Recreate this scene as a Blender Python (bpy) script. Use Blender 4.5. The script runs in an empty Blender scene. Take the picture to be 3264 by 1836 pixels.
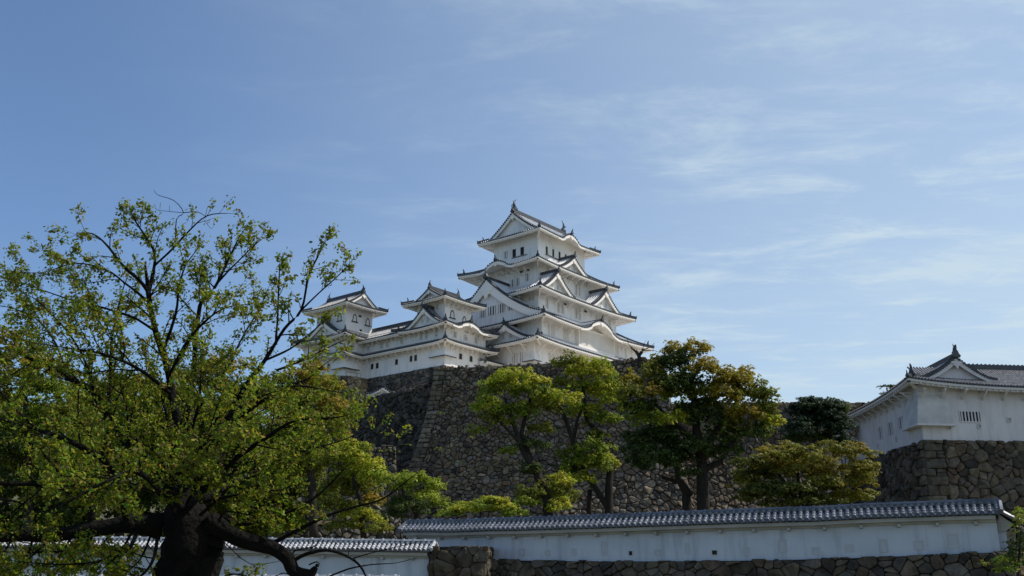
import bpy, math, random
import numpy as np
from mathutils import Vector, Matrix, noise as mn

# ------------------------------------------------------------------ camera, sky, sun, exposure
sc = bpy.context.scene
C = sc.collection
CAM_Z = 1.6
PIT = math.radians(16.578)
FPX = 3000.4
cam_data = bpy.data.cameras.new("camera")
cam_data.sensor_width = 36.0
cam_data.lens = FPX / 3264 * 36.0
cam_data.clip_start = 0.1
cam_data.clip_end = 8000
cam = bpy.data.objects.new("camera", cam_data)
cam.location = (0, 0, CAM_Z)
cam.rotation_euler = (math.pi / 2 + PIT, 0, 0)
C.objects.link(cam)
sc.camera = cam

SUN_AZ, SUN_EL = math.radians(79), math.radians(50)      # clockwise from +Y
world = bpy.data.worlds.new("World")
sc.world = world
world.use_nodes = True
wn, wl = world.node_tree.nodes, world.node_tree.links
wn.clear()
def N(nt, t, **k):
    n = nt.nodes.new(t)
    for a, b in k.items():
        setattr(n, a, b)
    return n
wt = world.node_tree
sky = N(wt, 'ShaderNodeTexSky', sky_type='NISHITA', sun_disc=False)
sky.sun_elevation = SUN_EL
sky.sun_rotation = SUN_AZ
sky.air_density = 1.0
sky.dust_density = 0.6
sky.ozone_density = 2.2
bg = N(wt, 'ShaderNodeBackground')
bg.inputs['Strength'].default_value = 0.107
wo = N(wt, 'ShaderNodeOutputWorld')
# cirrus veil: noise on the sky direction projected on a high flat layer
tc = N(wt, 'ShaderNodeTexCoord')
sep = N(wt, 'ShaderNodeSeparateXYZ')
wl.new(tc.outputs['Generated'], sep.inputs[0])
zc = N(wt, 'ShaderNodeMath', operation='MAXIMUM'); zc.inputs[1].default_value = 0.04
wl.new(sep.outputs['Z'], zc.inputs[0])
dx = N(wt, 'ShaderNodeMath', operation='DIVIDE'); dy = N(wt, 'ShaderNodeMath', operation='DIVIDE')
wl.new(sep.outputs['X'], dx.inputs[0]); wl.new(zc.outputs[0], dx.inputs[1])
wl.new(sep.outputs['Y'], dy.inputs[0]); wl.new(zc.outputs[0], dy.inputs[1])
cmb = N(wt, 'ShaderNodeCombineXYZ')
wl.new(dx.outputs[0], cmb.inputs[0]); wl.new(dy.outputs[0], cmb.inputs[1])
def wnoise(scale, sx, sy, rot, detail, rough, dist, off):
    mp = N(wt, 'ShaderNodeMapping')
    mp.inputs['Scale'].default_value = (sx, sy, 1)
    mp.inputs['Rotation'].default_value = (0, 0, rot)
    mp.inputs['Location'].default_value = off
    wl.new(cmb.outputs[0], mp.inputs[0])
    nz = N(wt, 'ShaderNodeTexNoise')
    nz.inputs['Scale'].default_value = scale
    nz.inputs['Detail'].default_value = detail
    nz.inputs['Roughness'].default_value = rough
    nz.inputs['Distortion'].default_value = dist
    wl.new(mp.outputs[0], nz.inputs[0])
    return nz.outputs['Fac']
def wramp(src, a, b, hi=1.0, lo=0.0):
    r = N(wt, 'ShaderNodeMapRange', interpolation_type='SMOOTHSTEP')
    r.inputs[1].default_value = a; r.inputs[2].default_value = b
    r.inputs[3].default_value = lo; r.inputs[4].default_value = hi
    wl.new(src, r.inputs[0])
    return r.outputs[0]
def wmath(op, a, b):
    m = N(wt, 'ShaderNodeMath', operation=op)
    for i, x in enumerate((a, b)):
        if isinstance(x, (int, float)): m.inputs[i].default_value = x
        else: wl.new(x, m.inputs[i])
    return m.outputs[0]
streak = wramp(wnoise(2.6, 0.75, 1.3, 0.05, 10, 0.66, 0.35, (5.3, 2.2, 0)), 0.44, 0.80)
soft = wramp(wnoise(0.55, 0.8, 1.0, 0.3, 6, 0.55, 0.3, (7.7, 2.0, 0)), 0.40, 0.72)
right = wramp(sep.outputs['X'], -0.46, 0.46, 1.0, 0.0)
veil = wmath('MULTIPLY', wmath('ADD', wmath('ADD', wmath('MULTIPLY', streak, 0.52), wmath('MULTIPLY', soft, 0.22)), 0.36), right)
low = wmath('MULTIPLY', wramp(sep.outputs['Z'], 0.48, 0.05, 0.26, 0.04), right)
veil = wmath('MINIMUM', wmath('ADD', wmath('ADD', veil, low), 0.05), 0.85)
mixc = N(wt, 'ShaderNodeMix', data_type='RGBA')
wl.new(veil, mixc.inputs['Factor'])
tint = N(wt, 'ShaderNodeVectorMath', operation='MULTIPLY')
tint.inputs[1].default_value = (0.895, 1.075, 1.27)
wl.new(sky.outputs[0], tint.inputs[0])
wl.new(tint.outputs[0], mixc.inputs['A'])
mixc.inputs['B'].default_value = (5.85, 7.05, 7.75, 1)
wl.new(mixc.outputs['Result'], bg.inputs['Color'])
wl.new(bg.outputs[0], wo.inputs['Surface'])

sun_data = bpy.data.lights.new("sun", 'SUN')
sun_data.energy = 4.6
sun_data.angle = math.radians(0.53)
sun_data.color = (1.0, 0.94, 0.84)
sun = bpy.data.objects.new("sun", sun_data)
sd = Vector((math.sin(SUN_AZ) * math.cos(SUN_EL), math.cos(SUN_AZ) * math.cos(SUN_EL), math.sin(SUN_EL)))
sun.rotation_euler = (-sd).to_track_quat('-Z', 'Y').to_euler()
sun.location = (60, 20, 90)
C.objects.link(sun)
sc.view_settings.view_transform = 'Standard'
sc.view_settings.look = 'None'
sc.view_settings.exposure = 0.0
sc.view_settings.gamma = 1.0
sc.view_settings.use_curve_mapping = False
sc.cycles.max_bounces = 6
sc.cycles.diffuse_bounces = 3
sc.cycles.transmission_bounces = 3
sc.cycles.glossy_bounces = 2

# ------------------------------------------------------------------ geometry helpers
CP, SP = math.cos(PIT), math.sin(PIT)
def at(px, py, Y):
    """world point seen at photo pixel (px,py) at forward distance Y metres"""
    a = (px - 1632) / FPX; b = (918 - py) / FPX
    d = (a, CP - b * SP, SP + b * CP)
    t = Y / d[1]
    return np.array([d[0] * t, Y, d[2] * t + CAM_Z])
def atz(px, py, z):
    a = (px - 1632) / FPX; b = (918 - py) / FPX
    d = (a, CP - b * SP, SP + b * CP)
    t = (z - CAM_Z) / d[2]
    return np.array([d[0] * t, d[1] * t, z])

def tag(o, label=None, cat=None, group=None, kind=None):
    if label: o['label'] = label
    if cat: o['category'] = cat
    if group: o['group'] = group
    if kind: o['kind'] = kind
    return o
def empty(name, loc, label, cat, group=None):
    o = bpy.data.objects.new(name, None)
    o.location = loc
    o.empty_display_size = 0.5
    C.objects.link(o)
    return tag(o, label, cat, group)

class MB:
    """mesh collector; points are given in a frame and mapped to the world"""
    def __init__(self, fr=None):
        self.v, self.f, self.m, self.c = [], [], [], []
        self.fr = fr
        self.col = None
    def pt(self, p):
        return self.fr(p) if self.fr else (float(p[0]), float(p[1]), float(p[2]))
    def add(self, vs, fs, mi=0):
        n = len(self.v)
        self.v += [self.pt(p) for p in vs]
        for f in fs:
            self.f.append([i + n for i in f]); self.m.append(mi); self.c.append(self.col)
    def box(self, a, b, mi=0):
        x0, y0, z0 = a; x1, y1, z1 = b
        self.add([(x0,y0,z0),(x1,y0,z0),(x1,y1,z0),(x0,y1,z0),(x0,y0,z1),(x1,y0,z1),(x1,y1,z1),(x0,y1,z1)],
                 [(0,3,2,1),(4,5,6,7),(0,1,5,4),(1,2,6,5),(2,3,7,6),(3,0,4,7)], mi)
    def prism(self, A, B, mi=0):
        """A, B: matching rings of points"""
        n = len(A)
        self.add(list(A) + list(B), [tuple(range(n))[::-1], tuple(range(n, 2*n))] +
                 [(i, (i+1) % n, n + (i+1) % n, n + i) for i in range(n)], mi)
    def beam(self, p, q, w, h, mi=0, up=(0, 0, 1)):
        """bar from p to q (frame coords), width w, height h, p,q on its lower centre line"""
        p = np.array(p, float); q = np.array(q, float)
        d = q - p; d /= max(1e-9, np.linalg.norm(d))
        s = np.cross(d, up); s /= max(1e-9, np.linalg.norm(s)); s *= w / 2
        u = np.array(up, float) * h
        self.prism([p - s, p + s, p + s + u, p - s + u], [q - s, q + s, q + s + u, q - s + u], mi)
    def tube(self, pts, rad, n=6, mi=0, cap=True, squash=1.0):
        pts = [np.array(p, float) for p in pts]
        if not hasattr(rad, '__len__'): rad = [rad] * len(pts)
        ref = np.array([0.31, 0.17, 0.93])
        rings = []
        for i, p in enumerate(pts):
            d = pts[min(i + 1, len(pts) - 1)] - pts[max(i - 1, 0)]
            L = np.linalg.norm(d); d = d / L if L > 1e-9 else np.array([0, 0, 1.0])
            r = ref if abs(np.dot(ref, d)) < 0.95 else np.array([1.0, 0, 0])
            a = np.cross(d, r); a /= np.linalg.norm(a); b = np.cross(d, a)
            rings.append([p + (a * math.cos(t) + b * math.sin(t) * squash) * rad[i] for t in [2*math.pi*k/n for k in range(n)]])
        vs = [q for r in rings for q in r]; fs = []
        for i in range(len(pts) - 1):
            for k in range(n):
                fs.append((i*n+k, i*n+(k+1) % n, (i+1)*n+(k+1) % n, (i+1)*n+k))
        if cap: fs += [tuple(range(n))[::-1], tuple(range((len(pts)-1)*n, len(pts)*n))]
        self.add(vs, fs, mi)
    def grid(self, P, mi=0):
        """P: 2D list of points"""
        r, c = len(P), len(P[0])
        self.add([p for row in P for p in row],
                 [(i*c+j, i*c+j+1, (i+1)*c+j+1, (i+1)*c+j) for i in range(r-1) for j in range(c-1)], mi)
    def build(self, name, mats, parent=None, smooth=False, solid=None):
        me = bpy.data.meshes.new(name)
        off = np.array(parent_world(parent)) if parent is not None else np.zeros(3)
        vs = np.array(self.v, float) - off if self.v else np.zeros((0, 3))
        me.from_pydata(vs.tolist(), [], self.f)
        if not isinstance(mats, (list, tuple)): mats = [mats]
        for m in mats: me.materials.append(m)
        if len(mats) > 1: me.polygons.foreach_set('material_index', self.m)
        if any(c is not None for c in self.c):
            ca = me.color_attributes.new('Col', 'FLOAT_COLOR', 'CORNER')
            arr = []
            for f, c in zip(self.f, self.c):
                c = c or (1, 1, 1)
                arr += [c[0], c[1], c[2], 1.0] * len(f)
            ca.data.foreach_set('color', arr)
        if smooth: me.polygons.foreach_set('use_smooth', [True] * len(me.polygons))
        me.update()
        o = bpy.data.objects.new(name, me)
        C.objects.link(o)
        if parent is not None: o.parent = parent
        return o
def parent_world(p):
    x = np.zeros(3)
    while p is not None:
        x += np.array(p.location); p = p.parent
    return x

# ------------------------------------------------------------------ materials
def mat(name, col, rough=0.8, spec=0.3, noise_amt=0.0, noise_scale=1.0, bump=0.0, bump_scale=8.0, attr=False,
        col2=None, stain=None, metallic=0.0, trans=0.0):
    m = bpy.data.materials.new(name); m.use_nodes = True
    nt = m.node_tree; nt.nodes.clear()
    out = N(nt, 'ShaderNodeOutputMaterial'); b = N(nt, 'ShaderNodeBsdfPrincipled')
    b.inputs['Roughness'].default_value = rough
    b.inputs['Specular IOR Level'].default_value = spec
    b.inputs['Metallic'].default_value = metallic
    tcn = N(nt, 'ShaderNodeTexCoord')
    cur = None
    if attr:
        a = N(nt, 'ShaderNodeAttribute'); a.attribute_name = 'Col'; cur = a.outputs['Color']
    else:
        r = N(nt, 'ShaderNodeRGB'); r.outputs[0].default_value = (*col, 1); cur = r.outputs[0]
    if noise_amt or col2:
        nz = N(nt, 'ShaderNodeTexNoise'); nz.inputs['Scale'].default_value = noise_scale
        nz.inputs['Detail'].default_value = 6; nz.inputs['Roughness'].default_value = 0.6
        nt.links.new(tcn.outputs['Object'], nz.inputs[0])
        mr = N(nt, 'ShaderNodeMapRange'); mr.inputs[1].default_value = 0.3; mr.inputs[2].default_value = 0.7
        nt.links.new(nz.outputs['Fac'], mr.inputs[0])
        mx = N(nt, 'ShaderNodeMix', data_type='RGBA')
        nt.links.new(mr.outputs[0], mx.inputs['Factor'])
        if col2:
            nt.links.new(cur, mx.inputs['A']); mx.inputs['B'].default_value = (*col2, 1)
            cur = mx.outputs['Result']
        else:
            mr.inputs[3].default_value = 1 - noise_amt; mr.inputs[4].default_value = 1 + noise_amt
            vm = N(nt, 'ShaderNodeVectorMath', operation='SCALE')
            nt.links.new(cur, vm.inputs[0]); nt.links.new(mr.outputs[0], vm.inputs['Scale'])
            cur = vm.outputs[0]
    if stain:                                  # vertical weather streaks with a shape of their own
        mp = N(nt, 'ShaderNodeMapping'); mp.inputs['Scale'].default_value = (1.1, 1.1, 0.12)
        nt.links.new(tcn.outputs['Object'], mp.inputs[0])
        n2 = N(nt, 'ShaderNodeTexNoise'); n2.inputs['Scale'].default_value = 1.6; n2.inputs['Detail'].default_value = 8
        n2.inputs['Roughness'].default_value = 0.65
        nt.links.new(mp.outputs[0], n2.inputs[0])
        r2 = N(nt, 'ShaderNodeMapRange'); r2.inputs[1].default_value = 0.5; r2.inputs[2].default_value = 0.75
        r2.inputs[4].default_value = stain[1]
        nt.links.new(n2.outputs['Fac'], r2.inputs[0])
        m2 = N(nt, 'ShaderNodeMix', data_type='RGBA')
        nt.links.new(r2.outputs[0], m2.inputs['Factor']); nt.links.new(cur, m2.inputs['A'])
        m2.inputs['B'].default_value = (*stain[0], 1); cur = m2.outputs['Result']
    nt.links.new(cur, b.inputs['Base Color'])
    if bump:
        nb = N(nt, 'ShaderNodeTexNoise'); nb.inputs['Scale'].default_value = bump_scale; nb.inputs['Detail'].default_value = 8
        nt.links.new(tcn.outputs['Object'], nb.inputs[0])
        bp = N(nt, 'ShaderNodeBump'); bp.inputs['Strength'].default_value = min(1, bump); bp.inputs['Distance'].default_value = 0.1
        nt.links.new(nb.outputs['Fac'], bp.inputs['Height']); nt.links.new(bp.outputs[0], b.inputs['Normal'])
    if trans:
        tr = N(nt, 'ShaderNodeBsdfTranslucent'); nt.links.new(cur, tr.inputs['Color'])
        ms = N(nt, 'ShaderNodeMixShader'); ms.inputs[0].default_value = trans
        nt.links.new(b.outputs[0], ms.inputs[1]); nt.links.new(tr.outputs[0], ms.inputs[2])
        nt.links.new(ms.outputs[0], out.inputs['Surface'])
    else:
        nt.links.new(b.outputs[0], out.inputs['Surface'])
    return m
M = dict(
    plaster=mat('white_plaster', (0.83, 0.805, 0.785), 0.9, 0.1, 0.05, 0.35, stain=((0.52, 0.51, 0.50), 0.65)),
    wood=mat('plastered_timber', (0.84, 0.795, 0.74), 0.9, 0.1, 0.03, 0.6),
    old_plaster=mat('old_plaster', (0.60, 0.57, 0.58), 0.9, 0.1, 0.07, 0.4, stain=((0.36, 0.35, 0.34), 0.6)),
    bay_plaster=mat('bay_plaster', (0.50, 0.485, 0.47), 0.9, 0.1, 0.22, 0.7),
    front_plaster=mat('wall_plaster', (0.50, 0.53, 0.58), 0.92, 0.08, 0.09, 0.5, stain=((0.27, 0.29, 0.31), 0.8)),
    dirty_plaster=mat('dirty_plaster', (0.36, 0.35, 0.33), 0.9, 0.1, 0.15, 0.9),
    tile_pan=mat('pale_roof_tile', (0.13, 0.14, 0.16), 0.55, 0.4, 0.25, 0.8),
    tile_row=mat('plastered_tile_row', (0.62, 0.62, 0.64), 0.55, 0.4, 0.15, 3.0, col2=None),
    tile_end=mat('dark_tile_end', (0.022, 0.025, 0.033), 0.5, 0.5),
    tile_old=mat('grey_roof_tile', (0.07, 0.07, 0.078), 0.5, 0.5, 0.3, 2.0),
    tile_oldrow=mat('weathered_tile_row', (0.19, 0.19, 0.20), 0.45, 0.5, 0.85, 3.2),
    tile_dark=mat('ridge_tile', (0.04, 0.043, 0.052), 0.5, 0.5, 0.3, 3.0),
    tile_blue=mat('glazed_blue_grey_tile', (0.035, 0.042, 0.06), 0.34, 0.6, 0.35, 5.0),
    tile_shine=mat('silvery_tile', (0.10, 0.11, 0.14), 0.30, 0.9, 0.75, 0.9),
    black=mat('window_dark', (0.012, 0.013, 0.016), 0.6, 0.3),
    grey_in=mat('window_grey', (0.045, 0.045, 0.05), 0.8, 0.2),
    lacquer=mat('black_lacquer', (0.02, 0.02, 0.022), 0.4, 0.5),
    stone=mat('granite_stone', (1, 1, 1), 0.92, 0.15, 0.5, 1.7, bump=1.0, bump_scale=4.5, attr=True),
    joint=mat('deep_joint', (0.055, 0.05, 0.044), 1.0, 0.0, 0.3, 2.0),
    bark=mat('dark_bark', (0.010, 0.009, 0.008), 0.95, 0.1, 0.4, 6.0, bump=1.0, bump_scale=18),
    bark2=mat('tree_bark', (0.035, 0.03, 0.025), 0.95, 0.1, 0.3, 2.0, bump=0.6, bump_scale=6),
    leaf=mat('leaf', (1, 1, 1), 0.6, 0.2, attr=True, trans=0.42),
    leaf_near=mat('cherry_leaf', (1, 1, 1), 0.55, 0.22, attr=True, trans=0.5),
    ground=mat('bare_ground', (0.17, 0.15, 0.12), 1.0, 0.1, 0.25, 0.4, col2=(0.09, 0.11, 0.045)),
    gravel=mat('pale_gravel', (0.50, 0.45, 0.37), 1.0, 0.1, 0.15, 0.6),
    loop_lid=mat('loophole_lid', (0.44, 0.465, 0.50), 0.9, 0.1, 0.05, 1.0),
    iron=mat('dark_iron', (0.05, 0.05, 0.05), 0.6, 0.4),
)

# ------------------------------------------------------------------ frames
def frame(O, ex, ey):
    O = np.array(O, float); ex = np.array(ex, float); ey = np.array(ey, float)
    def fr(p):
        return (O[0] + ex[0]*p[0] + ey[0]*p[1], O[1] + ex[1]*p[0] + ey[1]*p[1], p[2] + O[2])
    return fr
KAZ = math.radians(39.348); KC = math.radians(1.796)
KF = frame((170*math.sin(KC), 170*math.cos(KC), 0), (math.sin(KAZ), math.cos(KAZ)), (-math.cos(KAZ), math.sin(KAZ)))
TF = frame((41.5, 95.3, 0), (0.993, 0.12), (0.03, 0.9995))

# a "side" is a roof side: corner A, direction dx along the eave, dy inward, length L
def sides(u0, v0, u1, v1):
    return {'S': ((u0, v0), (1, 0), (0, 1), u1-u0), 'E': ((u1, v0), (0, 1), (-1, 0), v1-v0),
            'N': ((u1, v1), (-1, 0), (0, -1), u1-u0), 'W': ((u0, v1), (0, -1), (1, 0), v1-v0)}
def sp(side, x, y, z):
    (A, dx_, dy_, L) = side
    return (A[0] + dx_[0]*x + dy_[0]*y, A[1] + dx_[1]*x + dy_[1]*y, z)

class Style:
    def __init__(s, pan, row, end, pitch, rw=0.2, rh=0.11, fas=0.34, ridge='tile_dark', wood='wood', sheath=0.16):
        s.pan, s.row, s.end, s.pitch, s.rw, s.rh, s.fas, s.ridge, s.wood, s.sheath = pan, row, end, pitch, rw, rh, fas, ridge, wood, sheath
KEEP = Style('tile_pan', 'tile_row', 'tile_end', 0.50, 0.24, 0.15, 0.35, sheath=0.20)
OLD = Style('tile_old', 'tile_oldrow', 'tile_end', 0.36, 0.19, 0.12, 0.27, sheath=0.22)

def F(t): return 0.70*t + 0.30*t*t

def roof_side(side, ze, zt, D, k0, k1, Dm0, Dm1, lift, st, tiles, under, bump=None, over=None, xa=None, xb=None,
              lift0=True, lift1=True, soffit=True, dots=True):
    """one slope.  D depth to the top line; k0,k1 hip ratios (depth gained per metre from each end);
    Dm0,Dm1 (gabled top roofs): the hip only climbs to this depth, beyond it the slope is full width from there."""
    L = side[3]
    ls = lift
    def q0(x): return x*k0/D if k0 else 9
    def q1(x): return (L-x)*k1/D if k1 else 9
    def z(x, y):
        t = y/D
        zz = ze + (zt-ze)*F(t)
        for q, on in ((q0(x), lift0), (q1(x), lift1)):
            if on and q < 2.6:
                zz += ls * max(0, 1-q/2.6)**2.4 * max(0, 1-t)
        if bump:
            for (c, hw, h) in bump:
                s = (x-c)/hw
                if abs(s) < 1:
                    b = ze + h*(0.5+0.5*math.cos(math.pi*s)) - 0.12*h*math.sin(math.pi*abs(s))**2*(1 if abs(s) > .5 else 0)
                    zz = max(zz, b) if y > 0.02 or b > ze else b
        return zz
    def ymax(x):
        m = D
        if k0: m = min(m, x*k0) if (Dm0 is None or x*k0 < Dm0) else m
        if k1: m = min(m, (L-x)*k1) if (Dm1 is None or (L-x)*k1 < Dm1) else m
        return max(0.0, m)
    x0 = 0 if xa is None else xa; x1 = L if xb is None else xb
    n = max(2, int(round((x1-x0)/st.pitch)))
    xs = [x0 + (x1-x0)*i/n for i in range(n+1)]
    ny = 5
    for i in range(n):
        a, b = xs[i], xs[i+1]; c = (a+b)/2
        ya, yb, yc = ymax(a), ymax(b), ymax(c)
        if abs(ya-yb) > 2.0*st.pitch*max(k0 or 0, k1 or 0, 0.5):      # gable break: stay on the row's own depth
            ya = yb = yc
        A = [sp(side, a, ya*j/ny, z(a, ya*j/ny)) for j in range(ny+1)]
        B = [sp(side, b, yb*j/ny, z(b, yb*j/ny)) for j in range(ny+1)]
        tiles.grid([A, B], 0)
        # tile row: half-round ridge running up the slope
        if yc > 0.25:
            P = []
            for j in range(ny+1):
                y = yc*j/ny; zz = z(c, y)
                P.append([sp(side, c-st.rw/2, y, zz), sp(side, c-st.rw/4, y, zz+st.rh), sp(side, c+st.rw/4, y, zz+st.rh), sp(side, c+st.rw/2, y, zz)])
            tiles.grid(P, 1)
        if dots:
            zz = z(c, 0); r = st.rw*0.68
            ring = [(c+r*math.cos(t), zz+0.04+r*math.sin(t)) for t in [math.pi/3*k for k in range(6)]]
            tiles.prism([sp(side, p[0], -0.07, p[1]) for p in ring], [sp(side, p[0], 0.05, p[1]) for p in ring], 2)
    # eave edge: thin dark line of flat tiles, white fascia, stepped soffit with rafters
    if not soffit: return z
    o = over
    e1, e2, e3 = [], [], []
    nx = max(8, int((x1-x0)/0.55))
    for i in range(nx+1):
        x = x0 + (x1-x0)*i/nx; zz = z(x, 0)
        tin = lambda y: min(max(x, y/(k0 or 9) if k0 else 0), L - (y/(k1 or 9) if k1 else 0))
        x_a = min(max(x, 0.25/max(k0 or 9, .1)) if k0 else x, L-(0.25/max(k1 or 9, .1)) if k1 else x)
        xw = x
        if k0: xw = max(xw, o/k0)
        if k1: xw = min(xw, L-o/k1)
        e1.append([sp(side, x, -0.03, zz), sp(side, x, -0.03, zz-st.sheath*0.45)])
        e2.append([sp(side, x, 0.0, zz-st.sheath*0.45), sp(side, x, 0.02, zz-st.fas), sp(side, x_a, 0.25, zz-st.fas-0.02)])
        zw = z(xw, o) - 0.30
        z1 = zz - st.fas + 0.0
        e3.append([sp(side, x_a, 0.25, z1-0.02), sp(side, x_a, 0.27, z1-0.20), sp(side, xw, o+0.02, max(zw-0.20, z1-0.15))])
    tiles.grid(e1, 2)
    under.grid(e2, 0); under.grid(e3, 0)
    nr = int((x1-x0-0.6)/0.62)
    for i in range(nr):
        x = x0 + 0.5 + (x1-x0-1.0)*(i+0.5)/nr
        if ymax(x) < 0.9: continue
        zz = z(x, 0) - st.fas
        p = sp(side, x, 0.10, zz-0.17); q = sp(side, x, o, max(z(x, o)-0.62, zz-0.32))
        under.beam(p, q, 0.16, 0.16, 0)
    return z

class RidgeSet:
    """collects each ridge and each end ornament as a mesh of its own"""
    def __init__(self, fr): self.fr, self.items, self.v = fr, [], True
    def piece(self, name):
        m = MB(self.fr); self.items.append((name, m)); return m
    def beam(self, *a, **k): self.piece('ridge').beam(*a, **k)
    def box(self, *a, **k): self.items[-1][1].box(*a, **k)
    def build(self, _n, mat_, parent):
        for n, m in self.items: m.build(n, mat_, parent)
def hip_ridge(mb, P, st, r=0.16):
    if isinstance(mb, RidgeSet): mb = mb.piece('hip_ridge')
    pts = [np.array(p) for p in P]
    for i in range(len(pts)-1):
        mb.beam(pts[i]+[0, 0, 0.0], pts[i+1]+[0, 0, 0.0], r*1.9, r*1.9, 0)
        mb.beam(pts[i]+[0, 0, r*1.9+0.001], pts[i+1]+[0, 0, r*1.9+0.001], r*1.2, r*0.7, 0)
def oni(mb, p, s=1.0, d=(1, 0)):
    """onigawara end tile: shield plate with scroll feet and a rising finial"""
    if isinstance(mb, RidgeSet): mb = mb.piece('end_ornament')
    p = np.array(p, float); dxn = np.array([d[0], d[1], 0.0]); w = np.array([-d[1], d[0], 0.0]); z = np.array([0, 0, 1.0])
    prof = [(-.32, 0), (.32, 0), (.38, .16), (.24, .30), (.17, .52), (.10, .62), (-.10, .62), (-.17, .52), (-.24, .30), (-.38, .16)]
    mb.prism([p + w*a*s + z*b*s + dxn*0.16*s for a, b in prof], [p + w*a*s + z*b*s - dxn*0.14*s for a, b in prof], 0)
    mb.tube([p+z*.55*s, p+z*.75*s+dxn*.05*s, p+z*.98*s+dxn*.16*s], [.11*s, .13*s, .09*s], 6, 0)
    mb.tube([p+z*.92*s+dxn*.10*s, p+z*1.06*s+dxn*.26*s], [.10*s, .05*s], 6, 0)
def shachi(name, fr, p, s, d, parent):
    """roof fish: scaly body curling up from the ridge, forked tail in the air"""
    mb = MB(fr); p = np.array(p, float); D_ = np.array([d, 0, 0.0]); z = np.array([0, 0, 1.0]); w = np.array([0, 1.0, 0])
    mb.box(p+[-.45*s, -.28*s, 0], p+[.45*s, .28*s, .3*s])
    mb.tube([p+D_*.28*s+z*.32*s, p+D_*.05*s+z*.42*s, p-D_*.16*s+z*.7*s, p-D_*.20*s+z*1.05*s, p-D_*.06*s+z*1.4*s, p+D_*.10*s+z*1.62*s],
            [.20*s, .28*s, .24*s, .17*s, .11*s, .06*s], 8)
    for sgn in (-1, 1):
        mb.prism([p+D_*.06*s+z*1.5*s+w*.03*s, p+D_*(.30+.1*sgn)*s+z*(1.75+.22*sgn)*s+w*.03*s, p+D_*.02*s+z*1.7*s+w*.03*s],
                 [p+D_*.06*s+z*1.5*s-w*.03*s, p+D_*(.30+.1*sgn)*s+z*(1.75+.22*sgn)*s-w*.03*s, p+D_*.02*s+z*1.7*s-w*.03*s])
        mb.prism([p-D_*.1*s+z*.6*s+w*.2*s*sgn, p-D_*.38*s+z*.9*s+w*.42*s*sgn, p-D_*.05*s+z*.95*s+w*.15*s*sgn],
                 [p-D_*.1*s+z*.56*s+w*.16*s*sgn, p-D_*.38*s+z*.86*s+w*.38*s*sgn, p-D_*.05*s+z*.91*s+w*.11*s*sgn])
    for k in range(4):
        a = p-D_*(.38-.04*k)*s+z*(.75+.2*k)*s
        mb.prism([a+w*.03*s, a-D_*.16*s+z*.12*s+w*.03*s, a+z*.16*s+w*.03*s], [a-w*.03*s, a-D_*.16*s+z*.12*s-w*.03*s, a+z*.16*s-w*.03*s])
    return mb.build(name, M['tile_dark'], parent)

def corner_beam(under, caps, A, diag, z, o, st):
    """white hip rafter under each eave corner with a dark cap"""
    a = np.array([A[0]+diag[0]*0.25, A[1]+diag[1]*0.25, z-st.fas-0.28]); b = np.array([A[0]+diag[0]*(o), A[1]+diag[1]*(o), z-st.fas-0.75])
    under.beam(a, b, 0.3, 0.3, 0)
    c = np.array([A[0]+diag[0]*0.12, A[1]+diag[1]*0.12, z-st.fas-0.22]); caps.beam(c, c+np.array([diag[0]*0.16, diag[1]*0.16, 0]), 0.34, 0.22, 2)

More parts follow.
